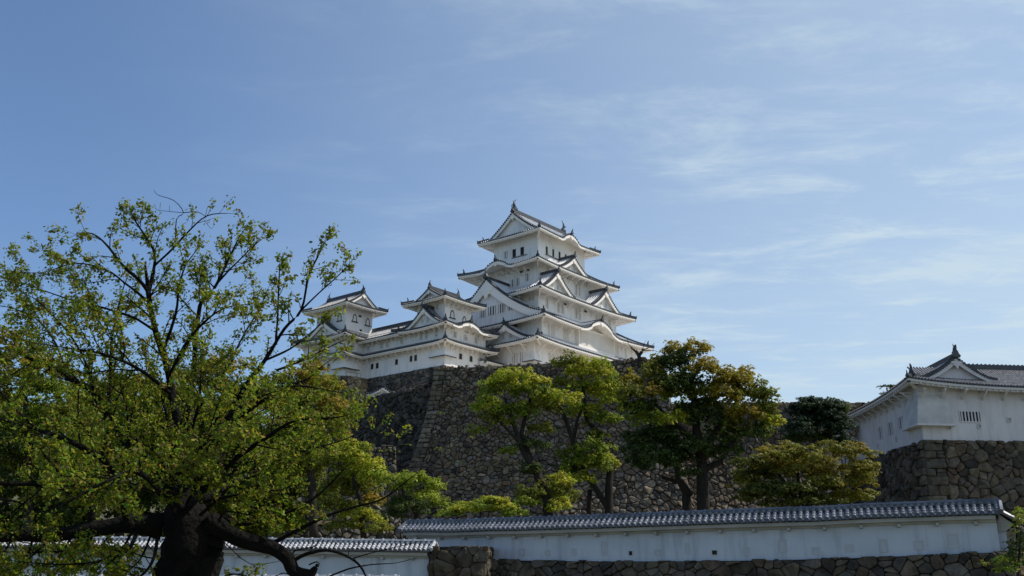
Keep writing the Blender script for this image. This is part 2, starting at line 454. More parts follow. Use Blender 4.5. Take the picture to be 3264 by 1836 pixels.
def skirt(fr, parent, outer, inner, ze, zt, st, wall, lift=0.45, bumps=None, which='SWNE', ridges=True, onis=True, label=None):
    """pent roof all round a storey.  inner = wall above; wall = wall below"""
    S = sides(*outer); u0, v0, u1, v1 = outer; a0, b0, a1, b1 = inner; w0, x0, w1, x1 = wall
    tiles, under, rid = MB(fr), MB(fr), RidgeSet(fr)
    dep = {'S': b0-v0, 'E': u1-a1, 'N': v1-b1, 'W': a0-u0}
    ins = {'S': (a0-u0, u1-a1), 'E': (b0-v0, v1-b1), 'N': (u1-a1, a0-u0), 'W': (v1-b1, b0-v0)}
    ov = {'S': x0-v0, 'E': u1-w1, 'N': v1-x1, 'W': w0-u0}
    for k in which:
        D = dep[k]; i0, i1 = ins[k]
        bp = [(b[1], b[2], b[3]) for b in (bumps or []) if b[0] == k] or None
        z = roof_side(S[k], ze, zt, D, D/i0, D/i1, None, None, lift, st, tiles, under, bump=bp, over=ov[k])
        if bp:
            for (c, hw, h) in bp:
                side = S[k]
                # tympanum wall under the curved gable and a ridge on its crest
                g = []
                for i in range(25):
                    x = c-hw+2*hw*i/24
                    g.append([sp(side, x, ov[k]-0.02, ze-0.9), sp(side, x, ov[k]-0.02, z(x, ov[k])-0.12)])
                under.grid(g, 0)
                # thick curved bargeboard
                g = []
                for i in range(33):
                    x = c-hw*1.02+2.04*hw*i/32; zz = z(x, 0)-st.fas+0.03
                    th = 0.18+0.22*(0.5+0.5*math.cos(math.pi*min(1, abs(x-c)/hw)))
                    g.append([sp(side, x, -0.01, zz), sp(side, x, -0.01, zz-th), sp(side, x, 0.2, zz-th), sp(side, x, 0.2, zz)])
                under.grid(g, 0)
                gegyo(under, side, c, -0.05, z(c, 0)-st.fas-0.30, 0.75*min(1.0, h/1.6), 0)
                zt_ = z(c, 0)+st.rh
                rid.beam(sp(side, c, -0.05, zt_-0.05), sp(side, c, D*0.9, zt_-0.05), 0.3, 0.34)
                dd = side[2]
                oni(rid, sp(side, c, -0.1, zt_-0.02), 0.95, (-dd[0], -dd[1]))
    corners = [((u0, v0), (a0, b0), 'SW'), ((u1, v0), (a1, b0), 'SE'), ((u1, v1), (a1, b1), 'NE'), ((u0, v1), (a0, b1), 'NW')]
    for (A, B, nm) in corners:
        if not all(ch in which for ch in nm): continue
        P = []
        for j in range(9):
            t = j/8; q = t
            zz = ze+(zt-ze)*F(t) + lift*max(0, 1-q/2.6)**2.4*(1-t)
            P.append((A[0]+(B[0]-A[0])*t, A[1]+(B[1]-A[1])*t, zz+0.02))
        dv = np.array([B[0]-A[0], B[1]-A[1]]); dn = dv/np.linalg.norm(dv)
        if ridges:
            hip_ridge(rid, [P[0]]+P[1:], st)
            if onis:
                oni(rid, (P[0][0]+dn[0]*1.15, P[0][1]+dn[1]*1.15, P[1][2]+0.22), 0.95, (-dn[0], -dn[1]))
                oni(rid, (P[0][0]-dn[0]*0.02, P[0][1]-dn[1]*0.02, P[0][2]+0.05), 0.55, (-dn[0], -dn[1]))
        corner_beam(under, tiles, A, dv/np.linalg.norm(dv), P[0][2], min(ov.values())*1.35, st)
    t = tiles.build('roof', [M[st.pan], M[st.row], M[st.end]], parent)
    if label: t['label'] = label
    under.build('eaves', M[st.wood], t)
    if rid.v: rid.build('ridge', M[st.ridge], t)
    return t

def gegyo(mb, side, x, y, z, s, mi=0):
    """carved pendant hanging from a gable apex: three lobes and side scrolls"""
    prof = [(0, .45), (.35, .30), (.55, .36), (.80, .22), (.62, .08), (.46, .02), (.40, -.18), (.22, -.22), (.16, -.42), (0, -.62)]
    pts = [(a, b) for a, b in prof] + [(-a, b) for a, b in prof[::-1][1:-1]]
    mb.prism([sp(side, x+a*s, y-0.06, z+b*s) for a, b in pts], [sp(side, x+a*s, y+0.10, z+b*s) for a, b in pts], mi)

def vcurve(h, u, p=0.55):
    """gable slope height at u (0 apex .. 1 foot)"""
    w = 1-u
    return h*(p*w+(1-p)*w*w)

def gable(fr, parent, side, c, y0, y1, zb, hw, h, st, windows=None, flare=0.18, board=0.55, wall_back=0.75, peg=True, orn=1.0,
          tiles_on=True, pane='grey_in', label=None, ridge_on=True):
    """triangular dormer gable: two concave tiled slopes, white bargeboards, recessed wall with slat windows, pendant, ridge"""
    wall, tl, bb, rd = MB(fr), MB(fr), MB(fr), RidgeSet(fr)
    n = 14
    def zc(u): return zb + vcurve(h, u) + flare*max(0, (u-0.75)/0.25)**2
    # tiled slopes; rows run across the depth from crest to foot
    nr = max(2, int((y1-y0)/st.pitch))
    for sgn in (-1, 1):
        if not tiles_on: break
        for i in range(nr):
            ya, yb = y0+(y1-y0)*i/nr, y0+(y1-y0)*(i+1)/nr; yc = (ya+yb)/2
            A = [sp(side, c+sgn*hw*j/n, ya, zc(j/n)) for j in range(n+1)]
            B = [sp(side, c+sgn*hw*j/n, yb, zc(j/n)) for j in range(n+1)]
            tl.grid([A, B], 0)
            P = []
            for j in range(n+1):
                x = c+sgn*hw*j/n; zz = zc(j/n)
                P.append([sp(side, x, yc-st.rw/2, zz), sp(side, x, yc-st.rw/4, zz+st.rh), sp(side, x, yc+st.rw/4, zz+st.rh), sp(side, x, yc+st.rw/2, zz)])
            tl.grid(P, 1)
    # verge: rolled dark tiles with round ends facing out, two courses
    L = 0; pts = []
    for sgn in (-1, 1):
        cur = [(c+sgn*hw*j/40, zc(j/40)) for j in range(41)]
        d = 0; nxt = 0.15
        for a, b in zip(cur[:-1], cur[1:]):
            seg = math.dist(a, b)
            while nxt <= d+seg:
                t = (nxt-d)/seg; px, pz = a[0]+(b[0]-a[0])*t, a[1]+(b[1]-a[1])*t
                r = st.rw*0.78
                ring = [(px+r*math.cos(q), pz-0.02+r*math.sin(q)) for q in [math.pi/3*k for k in range(6)]]
                tl.prism([sp(side, p[0], y0-0.12, p[1]) for p in ring], [sp(side, p[0], y0+0.3, p[1]) for p in ring], 2)
                nxt += st.pitch*0.92
            d += seg
        P = [sp(side, p[0], y0+0.42, p[1]+0.05) for p in cur[::4]]
        for a, b in zip(P[:-1], P[1:]):
            tl.beam(a, b, 0.26, 0.2, 2)
        # bargeboard
        g = []
        for j in range(0, 41, 2):
            u = j/40; x = c+sgn*hw*u; zz = zc(u)-0.1
            th = board*(0.95-0.25*u+0.25*u*u)*(1.35 if u > 0.0 else 1.5)
            slope = 0.75+0.5*(1-u)
            zlow = zz-th*slope if u < 0.93 else zz-th*slope*0.8
            g.append([sp(side, x, y0-0.02, zz), sp(side, x, y0-0.02, zlow), sp(side, x, y0+0.16, zlow), sp(side, x, y0+0.16, zz)])
        bb.grid(g, 0)
        g = []
        for j in range(0, 41, 4):                      # soffit of the overhang
            u = j/40; x = c+sgn*hw*u; zz = zc(u)-0.14
            g.append([sp(side, x, y0+0.1, zz-0.12), sp(side, x, y0+wall_back+0.05, zz-0.12)])
        bb.grid(g, 0)
    yw = y0+wall_back
    ring = [sp(side, c-hw*(1-j/20*2) if j <= 10 else c+hw*(j/20*2-1), yw, zc(abs(1-j/10))-0.2) for j in range(21)]
    base = [sp(side, c-hw*(1-j/20*2) if j <= 10 else c+hw*(j/20*2-1), yw, zb-0.6) for j in range(21)]
    wall.grid([ring, base], 0)
    o = wall.build('gable', M['plaster'] if st.wood == 'wood' else M[st.wood], parent)
    if label: o['label'] = label
    bb.build('bargeboard', M[st.wood], o)
    tl.build('gable_roof', [M[st.pan], M[st.row], M[st.end]], o)
    pe = MB(fr)
    gegyo(pe, side, c, y0-0.08, zc(0)-board*1.55-0.25*orn, orn, 0)
    pe.build('pendant', M[st.wood], o)
    if ridge_on:
        dd = side[2]
        top = zc(0)
        rd.beam(sp(side, c, y0-0.05, top-0.02), sp(side, c, y1, top-0.02), 0.36, 0.42)
        rd.items[-1][1].beam(sp(side, c, y0-0.02, top+0.402), sp(side, c, y1, top+0.402), 0.24, 0.12)
        oni(rd, sp(side, c, y0-0.12, top+0.05), 1.2*min(1.2, max(.8, orn)), (-dd[0], -dd[1]))
        rd.build('ridge', M[st.ridge], o)
    for (wx, z0, w, hh) in (windows or []):
        window(fr, parent, side, yw, c+wx, z0, w, hh, pane=pane)
    return o

def window(fr, parent, side, y, x, z0, w, h, bars=3, pane='grey_in', frame_m='wood', name='window', barm='wood', hood=False, fr_w=0.07, open_=False):
    """slatted window: frame proud of the wall, recess pane, vertical bars"""
    f, b = MB(fr), MB(fr)
    def bx(mb, xa, xb, ya, yb, za, zb):
        p = sp(side, xa, ya, za); q = sp(side, xb, yb, zb)
        mb.box((min(p[0], q[0]), min(p[1], q[1]), za), (max(p[0], q[0]), max(p[1], q[1]), zb))
    t = fr_w
    bx(f, x-w/2-t, x-w/2, y-0.09, y-0.004, z0-t, z0+h+t); bx(f, x+w/2, x+w/2+t, y-0.09, y-0.004, z0-t, z0+h+t)
    bx(f, x-w/2, x+w/2, y-0.088, y-0.004, z0-t, z0); bx(f, x-w/2, x+w/2, y-0.088, y-0.004, z0+h, z0+h+t)
    o = f.build(name, M[frame_m], parent)
    bx(b, x-w/2, x+w/2, y-0.02, y-0.005, z0, z0+h)
    b.build('pane', M[pane], o)
    if bars:
        s = MB(fr)
        for i in range(bars):
            xx = x-w/2+w*(i+0.5+0.0)/bars if bars > 1 else x
            bw = w/bars*0.21
            bx(s, xx-bw, xx+bw, y-0.085, y-0.021, z0, z0+h)
        s.build('bars', M[barm], o)
    return o

def brackets(fr, parent, side, y_wall, xs, z, d=1.0, h=0.95, w=0.13, m='wood'):
    for x in xs:
        mb = MB(fr)
        mb.beam(sp(side, x, y_wall, z-h), sp(side, x, y_wall-d, z-0.1), w, 0.14)
        mb.beam(sp(side, x, y_wall, z-0.12), sp(side, x, y_wall-d-0.1, z-0.12), w*0.96, 0.13)
        mb.build('bracket', M[m], parent)

def wallbox(fr, parent, r, z0, z1, m='plaster', name='wall'):
    mb = MB(fr); mb.box((r[0], r[1], z0), (r[2], r[3], z1))
    # thin plaster bands that break up the face
    return mb.build(name, M[m], parent)

def irimoya(fr, parent, outer, ze, zr, yg, st, wall, axis='u', lift=0.45, bumps=None, ridge_h=0.6, windows=None, shachi_s=1.0, orn=1.0, fishes=True, board=0.5, label=None):
    """hip-and-gable roof; ridge along axis; the gables stand yg in from the short eaves"""
    u0, v0, u1, v1 = outer; w0, x0, w1, x1 = wall
    S = sides(*outer)
    lng = ('S', 'N') if axis == 'u' else ('W', 'E'); sht = ('W', 'E') if axis == 'u' else ('S', 'N')
    D = (v1-v0)/2 if axis == 'u' else (u1-u0)/2
    ov = {'S': x0-v0, 'E': u1-w1, 'N': v1-x1, 'W': w0-u0}
    tiles, under, rid = MB(fr), MB(fr), RidgeSet(fr)
    H = zr-ze
    def FF(y): return F(y/D)
    for k in lng:
        bp = [(b[1], b[2], b[3]) for b in (bumps or []) if b[0] == k] or None
        z = roof_side(S[k], ze, zr, D, 1.0, 1.0, yg, yg, lift, st, tiles, under, bump=bp, over=ov[k])
        if bp:
            for (c, hw, h) in bp:
                side = S[k]; g = []
                for i in range(25):
                    x = c-hw+2*hw*i/24
                    g.append([sp(side, x, ov[k]-0.02, ze-0.9), sp(side, x, ov[k]-0.02, z(x, ov[k])-0.12)])
                under.grid(g, 0)
                g = []
                for i in range(33):
                    x = c-hw*1.02+2.04*hw*i/32; zz = z(x, 0)-st.fas+0.03
                    th = 0.18+0.22*(0.5+0.5*math.cos(math.pi*min(1, abs(x-c)/hw)))
                    g.append([sp(side, x, -0.01, zz), sp(side, x, -0.01, zz-th), sp(side, x, 0.2, zz-th), sp(side, x, 0.2, zz)])
                under.grid(g, 0)
                gegyo(under, side, c, -0.05, z(c, 0)-st.fas-0.30, 0.7, 0)
                dd = side[2]; zt_ = z(c, 0)+st.rh
                rid.beam(sp(side, c, -0.05, zt_-0.05), sp(side, c, D*0.4, zt_-0.05), 0.3, 0.3)
                oni(rid, sp(side, c, -0.1, zt_), 0.9, (-dd[0], -dd[1]))
    for k in sht:
        ztop = ze+H*FF(yg)
        # short skirt: depth yg but must follow the same profile as the long side
        L = S[k][3]
        side = S[k]
        def z2(x, y, L=L):
            zz = ze+H*FF(y)
            for d in (x, L-x):
                q = d/D
                if q < 2.6: zz += lift*max(0, 1-q/2.6)**2.4*max(0, 1-y/D)
            return zz
        n = max(2, int(L/st.pitch))
        for i in range(n):
            a, b = L*i/n, L*(i+1)/n; c = (a+b)/2
            f = lambda x: max(0, min(yg+0.35, x, L-x))
            tiles.grid([[sp(side, x, f(x)*j/3, z2(x, f(x)*j/3)) for j in range(4)] for x in (a, b)], 0)
            if f(c) > 0.2:
                tiles.grid([[sp(side, c-st.rw/2, f(c)*j/3, z2(c, f(c)*j/3)), sp(side, c-st.rw/4, f(c)*j/3, z2(c, f(c)*j/3)+st.rh),
                             sp(side, c+st.rw/4, f(c)*j/3, z2(c, f(c)*j/3)+st.rh), sp(side, c+st.rw/2, f(c)*j/3, z2(c, f(c)*j/3))] for j in range(4)], 1)
            r = st.rw*0.68; zz = z2(c, 0)+.02
            ring = [(c+r*math.cos(t), zz+0.02+r*math.sin(t)) for t in [math.pi/3*q for q in range(6)]]
            tiles.prism([sp(side, p[0], -0.07, p[1]) for p in ring], [sp(side, p[0], 0.05, p[1]) for p in ring], 2)
        dummy = MB(fr)
        roof_side(side, ze, zr, D, 1.0, 1.0, None, None, lift, st, dummy, under, over=ov[k])
        e1 = [[sp(side, L*i/30, -0.03, z2(L*i/30, 0)), sp(side, L*i/30, -0.03, z2(L*i/30, 0)-st.sheath*0.45)] for i in range(31)]
        tiles.grid(e1, 2)
    t = tiles.build('roof', [M[st.pan], M[st.row], M[st.end]], parent)
    if label: t['label'] = label
    # hips and corners
    for (A, dg) in (((u0, v0), (1, 1)), ((u1, v0), (-1, 1)), ((u1, v1), (-1, -1)), ((u0, v1), (1, -1))):
        P = []
        for j in range(7):
            y = yg*j/6; q = y/D
            P.append((A[0]+dg[0]*y, A[1]+dg[1]*y, ze+H*FF(y)+lift*max(0, 1-q/2.6)**2.4*(1-q)+0.02))
        hip_ridge(rid, P, st)
        dn = np.array(dg)/1.4142
        if yg > 1.2: oni(rid, (A[0]+dn[0]*1.1, A[1]+dn[1]*1.1, ze+H*FF(.8)+lift*.4+0.3), 0.8, (-dn[0], -dn[1]))
        oni(rid, (A[0], A[1], P[0][2]+0.05), 0.55, (-dn[0], -dn[1]))
        corner_beam(under, MB(fr), A, dn, P[0][2], min(ov.values())*1.35, st)
    # main ridge
    if axis == 'u':
        vm = (v0+v1)/2; p, q = (u0+yg-0.15, vm, zr), (u1-yg+0.15, vm, zr); dirs = ((-1, 0), (1, 0))
    else:
        um = (u0+u1)/2; p, q = (um, v0+yg-0.15, zr), (um, v1-yg+0.15, zr); dirs = ((0, -1), (0, 1))
    p, q = np.array(p, float), np.array(q, float)
    rid.beam(p-[0, 0, .05], q-[0, 0, .05], 0.5, ridge_h); rid.items[-1][1].beam(p+[0, 0, ridge_h-0.048], q+[0, 0, ridge_h-0.048], 0.34, 0.14)
    for e, d in ((p, dirs[0]), (q, dirs[1])): oni(rid, e+[0, 0, .02], 1.15*orn, d)
    under.build('eaves', M[st.wood], t)
    rid.build('ridge', M[st.ridge], t)
    if fishes:
        for e, sg in ((p+(q-p)*0.04, 1), (q-(q-p)*0.04, -1)):
            if axis == 'u': shachi('roof_fish', fr, e+[0, 0, ridge_h], shachi_s, sg, t)
            else:
                # same fish turned to the other ridge direction
                fr2 = (lambda fr_, e_: (lambda P_: fr_((e_[0]+(P_[1]-e_[1]), e_[1]+(P_[0]-e_[0]), P_[2]))))(fr, e)
                shachi('roof_fish', fr2, e+[0, 0, ridge_h], shachi_s, sg, t)
    # gable ends follow the long slope's profile
    for k in sht:
        side = S[k]; L = side[3]; c = L/2; hw = L/2-yg
        wall_, tl, bb = MB(fr), MB(fr), MB(fr)
        zc = lambda u: ze+H*FF(D-hw*u)
        for sgn in (-1, 1):
            cur = [(c+sgn*hw*j/30, zc(j/30)) for j in range(31)]
            d = 0; nxt = 0.1
            for a, b in zip(cur[:-1], cur[1:]):
                seg = math.dist(a, b)
                while nxt <= d+seg:
                    tt = (nxt-d)/seg; px, pz = a[0]+(b[0]-a[0])*tt, a[1]+(b[1]-a[1])*tt; r = st.rw*0.78
                    ring = [(px+r*math.cos(w_), pz+r*math.sin(w_)) for w_ in [math.pi/3*kk for kk in range(6)]]
                    tl.prism([sp(side, pp[0], yg-0.30, pp[1]) for pp in ring], [sp(side, pp[0], yg+0.1, pp[1]) for pp in ring], 2)
                    nxt += st.pitch*0.92
                d += seg
            P = [sp(side, pp[0], yg+0.18, pp[1]+0.06) for pp in cur[::3]]
            for a, b in zip(P[:-1], P[1:]): tl.beam(a, b, 0.28, 0.22, 2)
            P = [sp(side, pp[0], yg+0.9, pp[1]+0.04) for pp in cur[::3]]
            for a, b in zip(P[:-1], P[1:]): tl.beam(a, b, 0.26, 0.2, 2)
            g = []
            for j in range(0, 31, 2):
                u = j/30; x = c+sgn*hw*u; zz = zc(u)-0.1; th = board*(1.25-0.3*u)
                g.append([sp(side, x, yg-0.16, zz), sp(side, x, yg-0.16, zz-th), sp(side, x, yg+0.02, zz-th), sp(side, x, yg+0.02, zz)])
            bb.grid(g, 0)
            g = [[sp(side, c+sgn*hw*j/10, yg-0.12, zc(j/10)-0.14), sp(side, c+sgn*hw*j/10, yg+0.6, zc(j/10)-0.14)] for j in range(11)]
            bb.grid(g, 0)
        top = [sp(side, c+hw*(j/10-1), yg+0.5, zc(abs(j/10-1))-0.12) for j in range(21)]
        bot = [sp(side, c+hw*(j/10-1), yg+0.5, zc(1)-0.5) for j in range(21)]
        wall_.grid([top, bot], 0)
        g = wall_.build('gable', M['plaster'] if st.wood == 'wood' else M[st.wood], parent)
        bb.build('bargeboard', M[st.wood], g); tl.build('verge_tiles', [M[st.pan], M[st.row], M[st.end]], g)
        pe = MB(fr); gegyo(pe, side, c, yg-0.22, zc(0)-board*1.3-0.3*orn, 0.85*orn, 0); pe.build('pendant', M[st.wood], g)
    return t

# ------------------------------------------------------------------ ground and terraces
def sheet(name, pts, m='ground'):
    mb = MB(); mb.add(pts, [tuple(range(len(pts)))])
    return tag(mb.build(name, M[m]), kind='structure')
sheet('ground', [(-1500, -300, 0), (1500, -300, 0), (1500, 3500, 0), (-1500, 3500, 0)])

def solid_terrace(name, poly, z0, z1):
    mb = MB(); n = len(poly)
    mb.prism([(p[0], p[1], z0) for p in poly], [(p[0], p[1], z1) for p in poly])
    return tag(mb.build(name, M['gravel']), kind='structure')

# ------------------------------------------------------------------ stone walls
def clip(poly, nx, ny, d):
    out = []
    for i in range(len(poly)):
        a, b = poly[i], poly[(i+1) % len(poly)]
        da, db = a[0]*nx+a[1]*ny-d, b[0]*nx+b[1]*ny-d
        if da <= 0: out.append(a)
        if (da < 0 < db) or (db < 0 < da):
            t = da/(da-db); out.append((a[0]+(b[0]-a[0])*t, a[1]+(b[1]-a[1])*t))
    return out
STONE_COLS = [(0.115, 0.105, 0.09), (0.14, 0.125, 0.10), (0.085, 0.08, 0.072), (0.115, 0.09, 0.07), (0.125, 0.118, 0.108), (0.065, 0.06, 0.055), (0.16, 0.14, 0.11), (0.10, 0.085, 0.065)]
def stones(mb, L, H, P, cw, ch, rng, gap=0.05, bulge=0.16, tint=(1, 1, 1), lit=1.0, rag=0.0, corner0=0, corner1=0, top_fn=None, small=0.35):
    """fill the (s,h) rectangle with irregular fitted stones; P(s,h,out)->world point.  corner0/1: long quoins at that end"""
    seeds = []
    nx, ny = max(1, int(L/cw)), max(1, int(H/ch))
    for j in range(-1, ny+1):
        for i in range(-1, nx+1):
            x = (i+0.5+(0.5 if j % 2 else 0)+rng.uniform(-.55, .55))*L/nx; y = (j+0.5+rng.uniform(-.46, .46))*H/ny
            if rng.random() < .10: continue
            seeds.append((x, y))
            if rng.random() < small: seeds.append((x+rng.uniform(-.6, .6)*cw, y+rng.uniform(-.6, .6)*ch))
    grid = {}
    for k, (x, y) in enumerate(seeds): grid.setdefault((int(x//cw), int(y//ch)), []).append(k)
    ZW = 1.75*cw
    def corner_w(h, which):
        return ZW
    def put(poly, base=None, sharp=False):
        if len(poly) < 3: return
        ar = 0.5*abs(sum(poly[i][0]*poly[(i+1) % len(poly)][1]-poly[(i+1) % len(poly)][0]*poly[i][1] for i in range(len(poly))))
        if ar < 0.02*cw*ch: return
        cx = sum(p[0] for p in poly)/len(poly); cy = sum(p[1] for p in poly)/len(poly)
        g = gap*rng.uniform(0.5, 1.3)
        def shr(k, q):
            o = []
            for p in poly:
                dx_, dy_ = p[0]-cx, p[1]-cy; d = math.hypot(dx_, dy_)+1e-6
                f = max(0.2, 1-q/d)*k
                o.append((cx+dx_*f, cy+dy_*f))
            return o
        # chamfer sharp corners so the stones read rounded
        cr = .08 if sharp else rng.uniform(.10, .24)
        def rnd(pp):
            o = []
            m = len(pp)
            for i in range(m):
                a, b, c_ = pp[i-1], pp[i], pp[(i+1) % m]
                o.append((b[0]+(a[0]-b[0])*cr, b[1]+(a[1]-b[1])*cr)); o.append((b[0]+(c_[0]-b[0])*cr, b[1]+(c_[1]-b[1])*cr))
            return o
        r0 = rnd(shr(1, g)); 
        n = len(r0)
        tx, ty = rng.uniform(-.3, .3), rng.uniform(-.3, .3)
        bl = bulge*rng.uniform(.45, 1.3)
        def ring(k, out):
            return [P(cx+(p[0]-cx)*k, cy+(p[1]-cy)*k, out+(tx*(p[0]-cx)+ty*(p[1]-cy))*(1 if out > 0 else 0)) for p in r0]
        rings = [ring(1, -0.16), ring(1.0, bl*.25), ring(.86, bl*.8), ring(.5, bl*(1+rng.uniform(-.15, .15)))]
        c = base or rng.choice(STONE_COLS); v = rng.uniform(.8, 1.25)*lit
        mb.col = (c[0]*v*tint[0], c[1]*v*tint[1], c[2]*v*tint[2])
        vs = [q for r in rings for q in r]; fs = []
        for a in range(3):
            for i in range(n): fs.append((a*n+i, a*n+(i+1) % n, (a+1)*n+(i+1) % n, (a+1)*n+i))
        fs.append(tuple(range(3*n, 4*n)))
        mb.add(vs, fs, 0)
        mb.col = None
    for k, (x, y) in enumerate(seeds):
        if not (-cw*.5 < x < L+cw*.5 and -ch*.5 < y < H+ch*.5): continue
        top = H+(rng.uniform(-rag, rag) if rag else 0)
        if top_fn: top = top_fn(x)+(rng.uniform(-rag, rag) if rag else 0)
        a = corner_w(y, 0) if corner0 else 0; b = L-(corner_w(y, 1) if corner1 else 0)
        poly = [(a, 0), (b, 0), (b, top), (a, top)]
        gi, gj = int(x//cw), int(y//ch)
        for ii in (-2, -1, 0, 1, 2):
            for jj in (-2, -1, 0, 1, 2):
                for m in grid.get((gi+ii, gj+jj), ()):
                    if m == k: continue
                    X, Y = seeds[m]; nx_, ny_ = X-x, Y-y; d = (X*X+Y*Y-x*x-y*y)/2
                    poly = clip(poly, nx_, ny_, d)
                    if len(poly) < 3: break
                if len(poly) < 3: break
            if len(poly) < 3: break
        put(poly)
    for on, e in ((corner0, 0), (corner1, 1)):
        if not on: continue
        h = 0; k = 0
        tt = top_fn(0 if e == 0 else L) if top_fn else H
        while h < tt-0.2:
            step = ch*rng.uniform(.8, 1.15)
            hh = min(step, tt-h)
            if tt-h-hh < .35: hh = tt-h
            jit = rng.uniform(-.12, .12)*cw
            ws = (ZW*rng.uniform(.85, 1.0) if k % 2 else ZW*rng.uniform(.45, .6))
            def X(a_, b_): return (a_, b_) if e == 0 else (L-b_, L-a_)
            bc = rng.choice([(0.115, 0.11, 0.09), (0.10, 0.095, 0.08), (0.13, 0.12, 0.095), (0.09, 0.085, 0.07)])
            a_, b_ = X(0, ws); tl_ = rng.uniform(-.05, .05)
            put([(a_, h), (b_, h+tl_), (b_, h+hh), (a_, h+hh)], base=bc, sharp=True)
            if ZW-ws > .3*cw:
                a_, b_ = X(ws, ZW+jit*.3)
                if rng.random() < .5: put([(a_, h), (b_, h), (b_, h+hh), (a_, h+hh)])
                else:
                    m_ = h+hh*rng.uniform(.4, .6); put([(a_, h), (b_, h), (b_, m_), (a_, m_)]); put([(a_, m_), (b_, m_), (b_, h+hh), (a_, h+hh)])
            h += hh; k += 1
def backing(mb, L, H, P, n=24, m=12, out=-0.13, top_fn=None):
    mb.grid([[P(L*i/n, (top_fn(L*i/n) if top_fn else H)*j/m*0.995, out) for j in range(m+1)] for i in range(n+1)], 1)

def batter_map(A, B, zt, zb, run, pw=2.0, flip=False, endA=0.0, endB=0.0):
    """A,B top corner points (xy).  The face flares outward by `run` metres at the bottom (fan curve).
    endA/endB: how far the ends slide along the wall at the bottom (for battered corners)."""
    A = np.array(A, float)[:2]; B = np.array(B, float)[:2]
    d = (B-A); L = np.linalg.norm(d); d /= L
    nrm = np.array([d[1], -d[0]])
    if flip: nrm = -nrm
    H = zt-zb
    def P(s, h, out):
        t = 1-h/H                                   # 0 at top, 1 at bottom
        t = max(-0.2, t); c = (0.32*t+0.68*abs(t)**pw)
        k = s/L
        sh = (endA*(1-k) + endB*k)*c
        q = A + d*(s+sh) + nrm*(run*c+out)
        return (q[0], q[1], zb+h)
    return P, L, H

def stone_wall(name, label, segs, group=None, cat='stone wall'):
    o = None; mb = MB()
    for sg in segs: sg(mb)
    allv = np.array(mb.v); base = (float(allv[:, 0].mean()), float(allv[:, 1].mean()), float(allv[:, 2].min()))
    off = np.array(base)
    me_obj = mb.build(name, [M['stone'], M['joint']], None)
    me_obj.data.transform(Matrix.Translation((-off[0], -off[1], -off[2]))); me_obj.location = base
    return tag(me_obj, label, cat, group)

rng = random.Random(5)
# the tall battered wall below the keep
A1 = atz(1385, 1172, 27)[:2]; A2 = atz(2115, 1139, 27)[:2]
dA = (A2-A1)/np.linalg.norm(A2-A1)
P_, L_, H_ = batter_map(A1, A2, 27.0, 2.0, 9.0, 2.1, endA=-6.0, endB=5.0)
def seg_end(mb):
    q0 = A2; P, L, H = batter_map(q0, q0+np.array([3.5, 26]), 26.8, 2.0, 4.0, 2.0, endA=-6)
    stones(mb, L, H, P, 1.3, 1.0, rng, gap=0.07, bulge=0.2); backing(mb, L, H, P)
def seg_main(mb):
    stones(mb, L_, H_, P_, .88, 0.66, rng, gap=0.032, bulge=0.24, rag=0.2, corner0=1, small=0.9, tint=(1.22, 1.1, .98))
    backing(mb, L_, H_, P_)
stone_wall('stone_wall', 'tall battered dark stone wall with long quoins below the keep, green trees in front', [seg_main, seg_end])
# its return to the left, its shade painted in by a darker stone tint
B2 = atz(860, 1340, 25)[:2]
P2, L2, H2 = batter_map(B2, A1, 27.0, 2.0, 6.0, 2.1, endB=9.0)
topL = lambda s: (H2-2.0) if s < L2-0.9 else H2
def seg_left(mb):
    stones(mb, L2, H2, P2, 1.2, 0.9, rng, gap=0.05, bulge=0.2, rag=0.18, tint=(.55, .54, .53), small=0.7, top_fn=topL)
    backing(mb, L2, H2-2.1, P2)
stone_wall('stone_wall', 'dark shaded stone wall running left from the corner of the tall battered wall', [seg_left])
# lower wall continuing to the right behind the pine
R1 = atz(2030, 1283, 24.4)[:2]; R2 = atz(2900, 1281, 24.4)[:2]
P3, L3, H3 = batter_map(R1, R2, 24.4, 2.0, 8.0, 2.0, endA=-3, endB=4)
def seg_right(mb):
    stones(mb, L3, H3, P3, 1.1, 0.8, rng, gap=0.04, bulge=0.22, rag=0.12, small=0.8, tint=(1.1, 1.0, .9))
    backing(mb, L3, H3, P3)
stone_wall('stone_wall', 'lower battered stone wall with a level top behind the round pine', [seg_right])
# terraces (solid ground held by the walls)
nA = np.array([dA[1], -dA[0]])
solid_terrace('castle_yard', [tuple(A1-nA*1.0+dA*.5), tuple(A2-nA*1.0-dA*.6), tuple(A2+np.array([2.9, 26])), (60, 170), (60, 260), (-90, 260), (-60, 170), tuple(B2+np.array([2.0, 3.0]))], 0.2, 24.6)
solid_terrace('lower_terrace', [tuple(R1+np.array([-4, 1.0])), tuple(R2+np.array([2, 1.0])), (85, 200), (20, 200)], 0.1, 24.0)
# slightly higher ground behind the plaster wall
def tr_front():
    mb = MB()
    xs = np.linspace(-90, 110, 41); ys = np.linspace(58, 128, 22)
    mb.grid([[(x, y, 1.9+2.2*((y-58)/70)**1.2+0.25*mn.noise(Vector((x*.08, y*.08, 0)))) for x in xs] for y in ys])
    tag(mb.build('garden_slope', M['ground'], smooth=True), kind='structure')
tr_front()

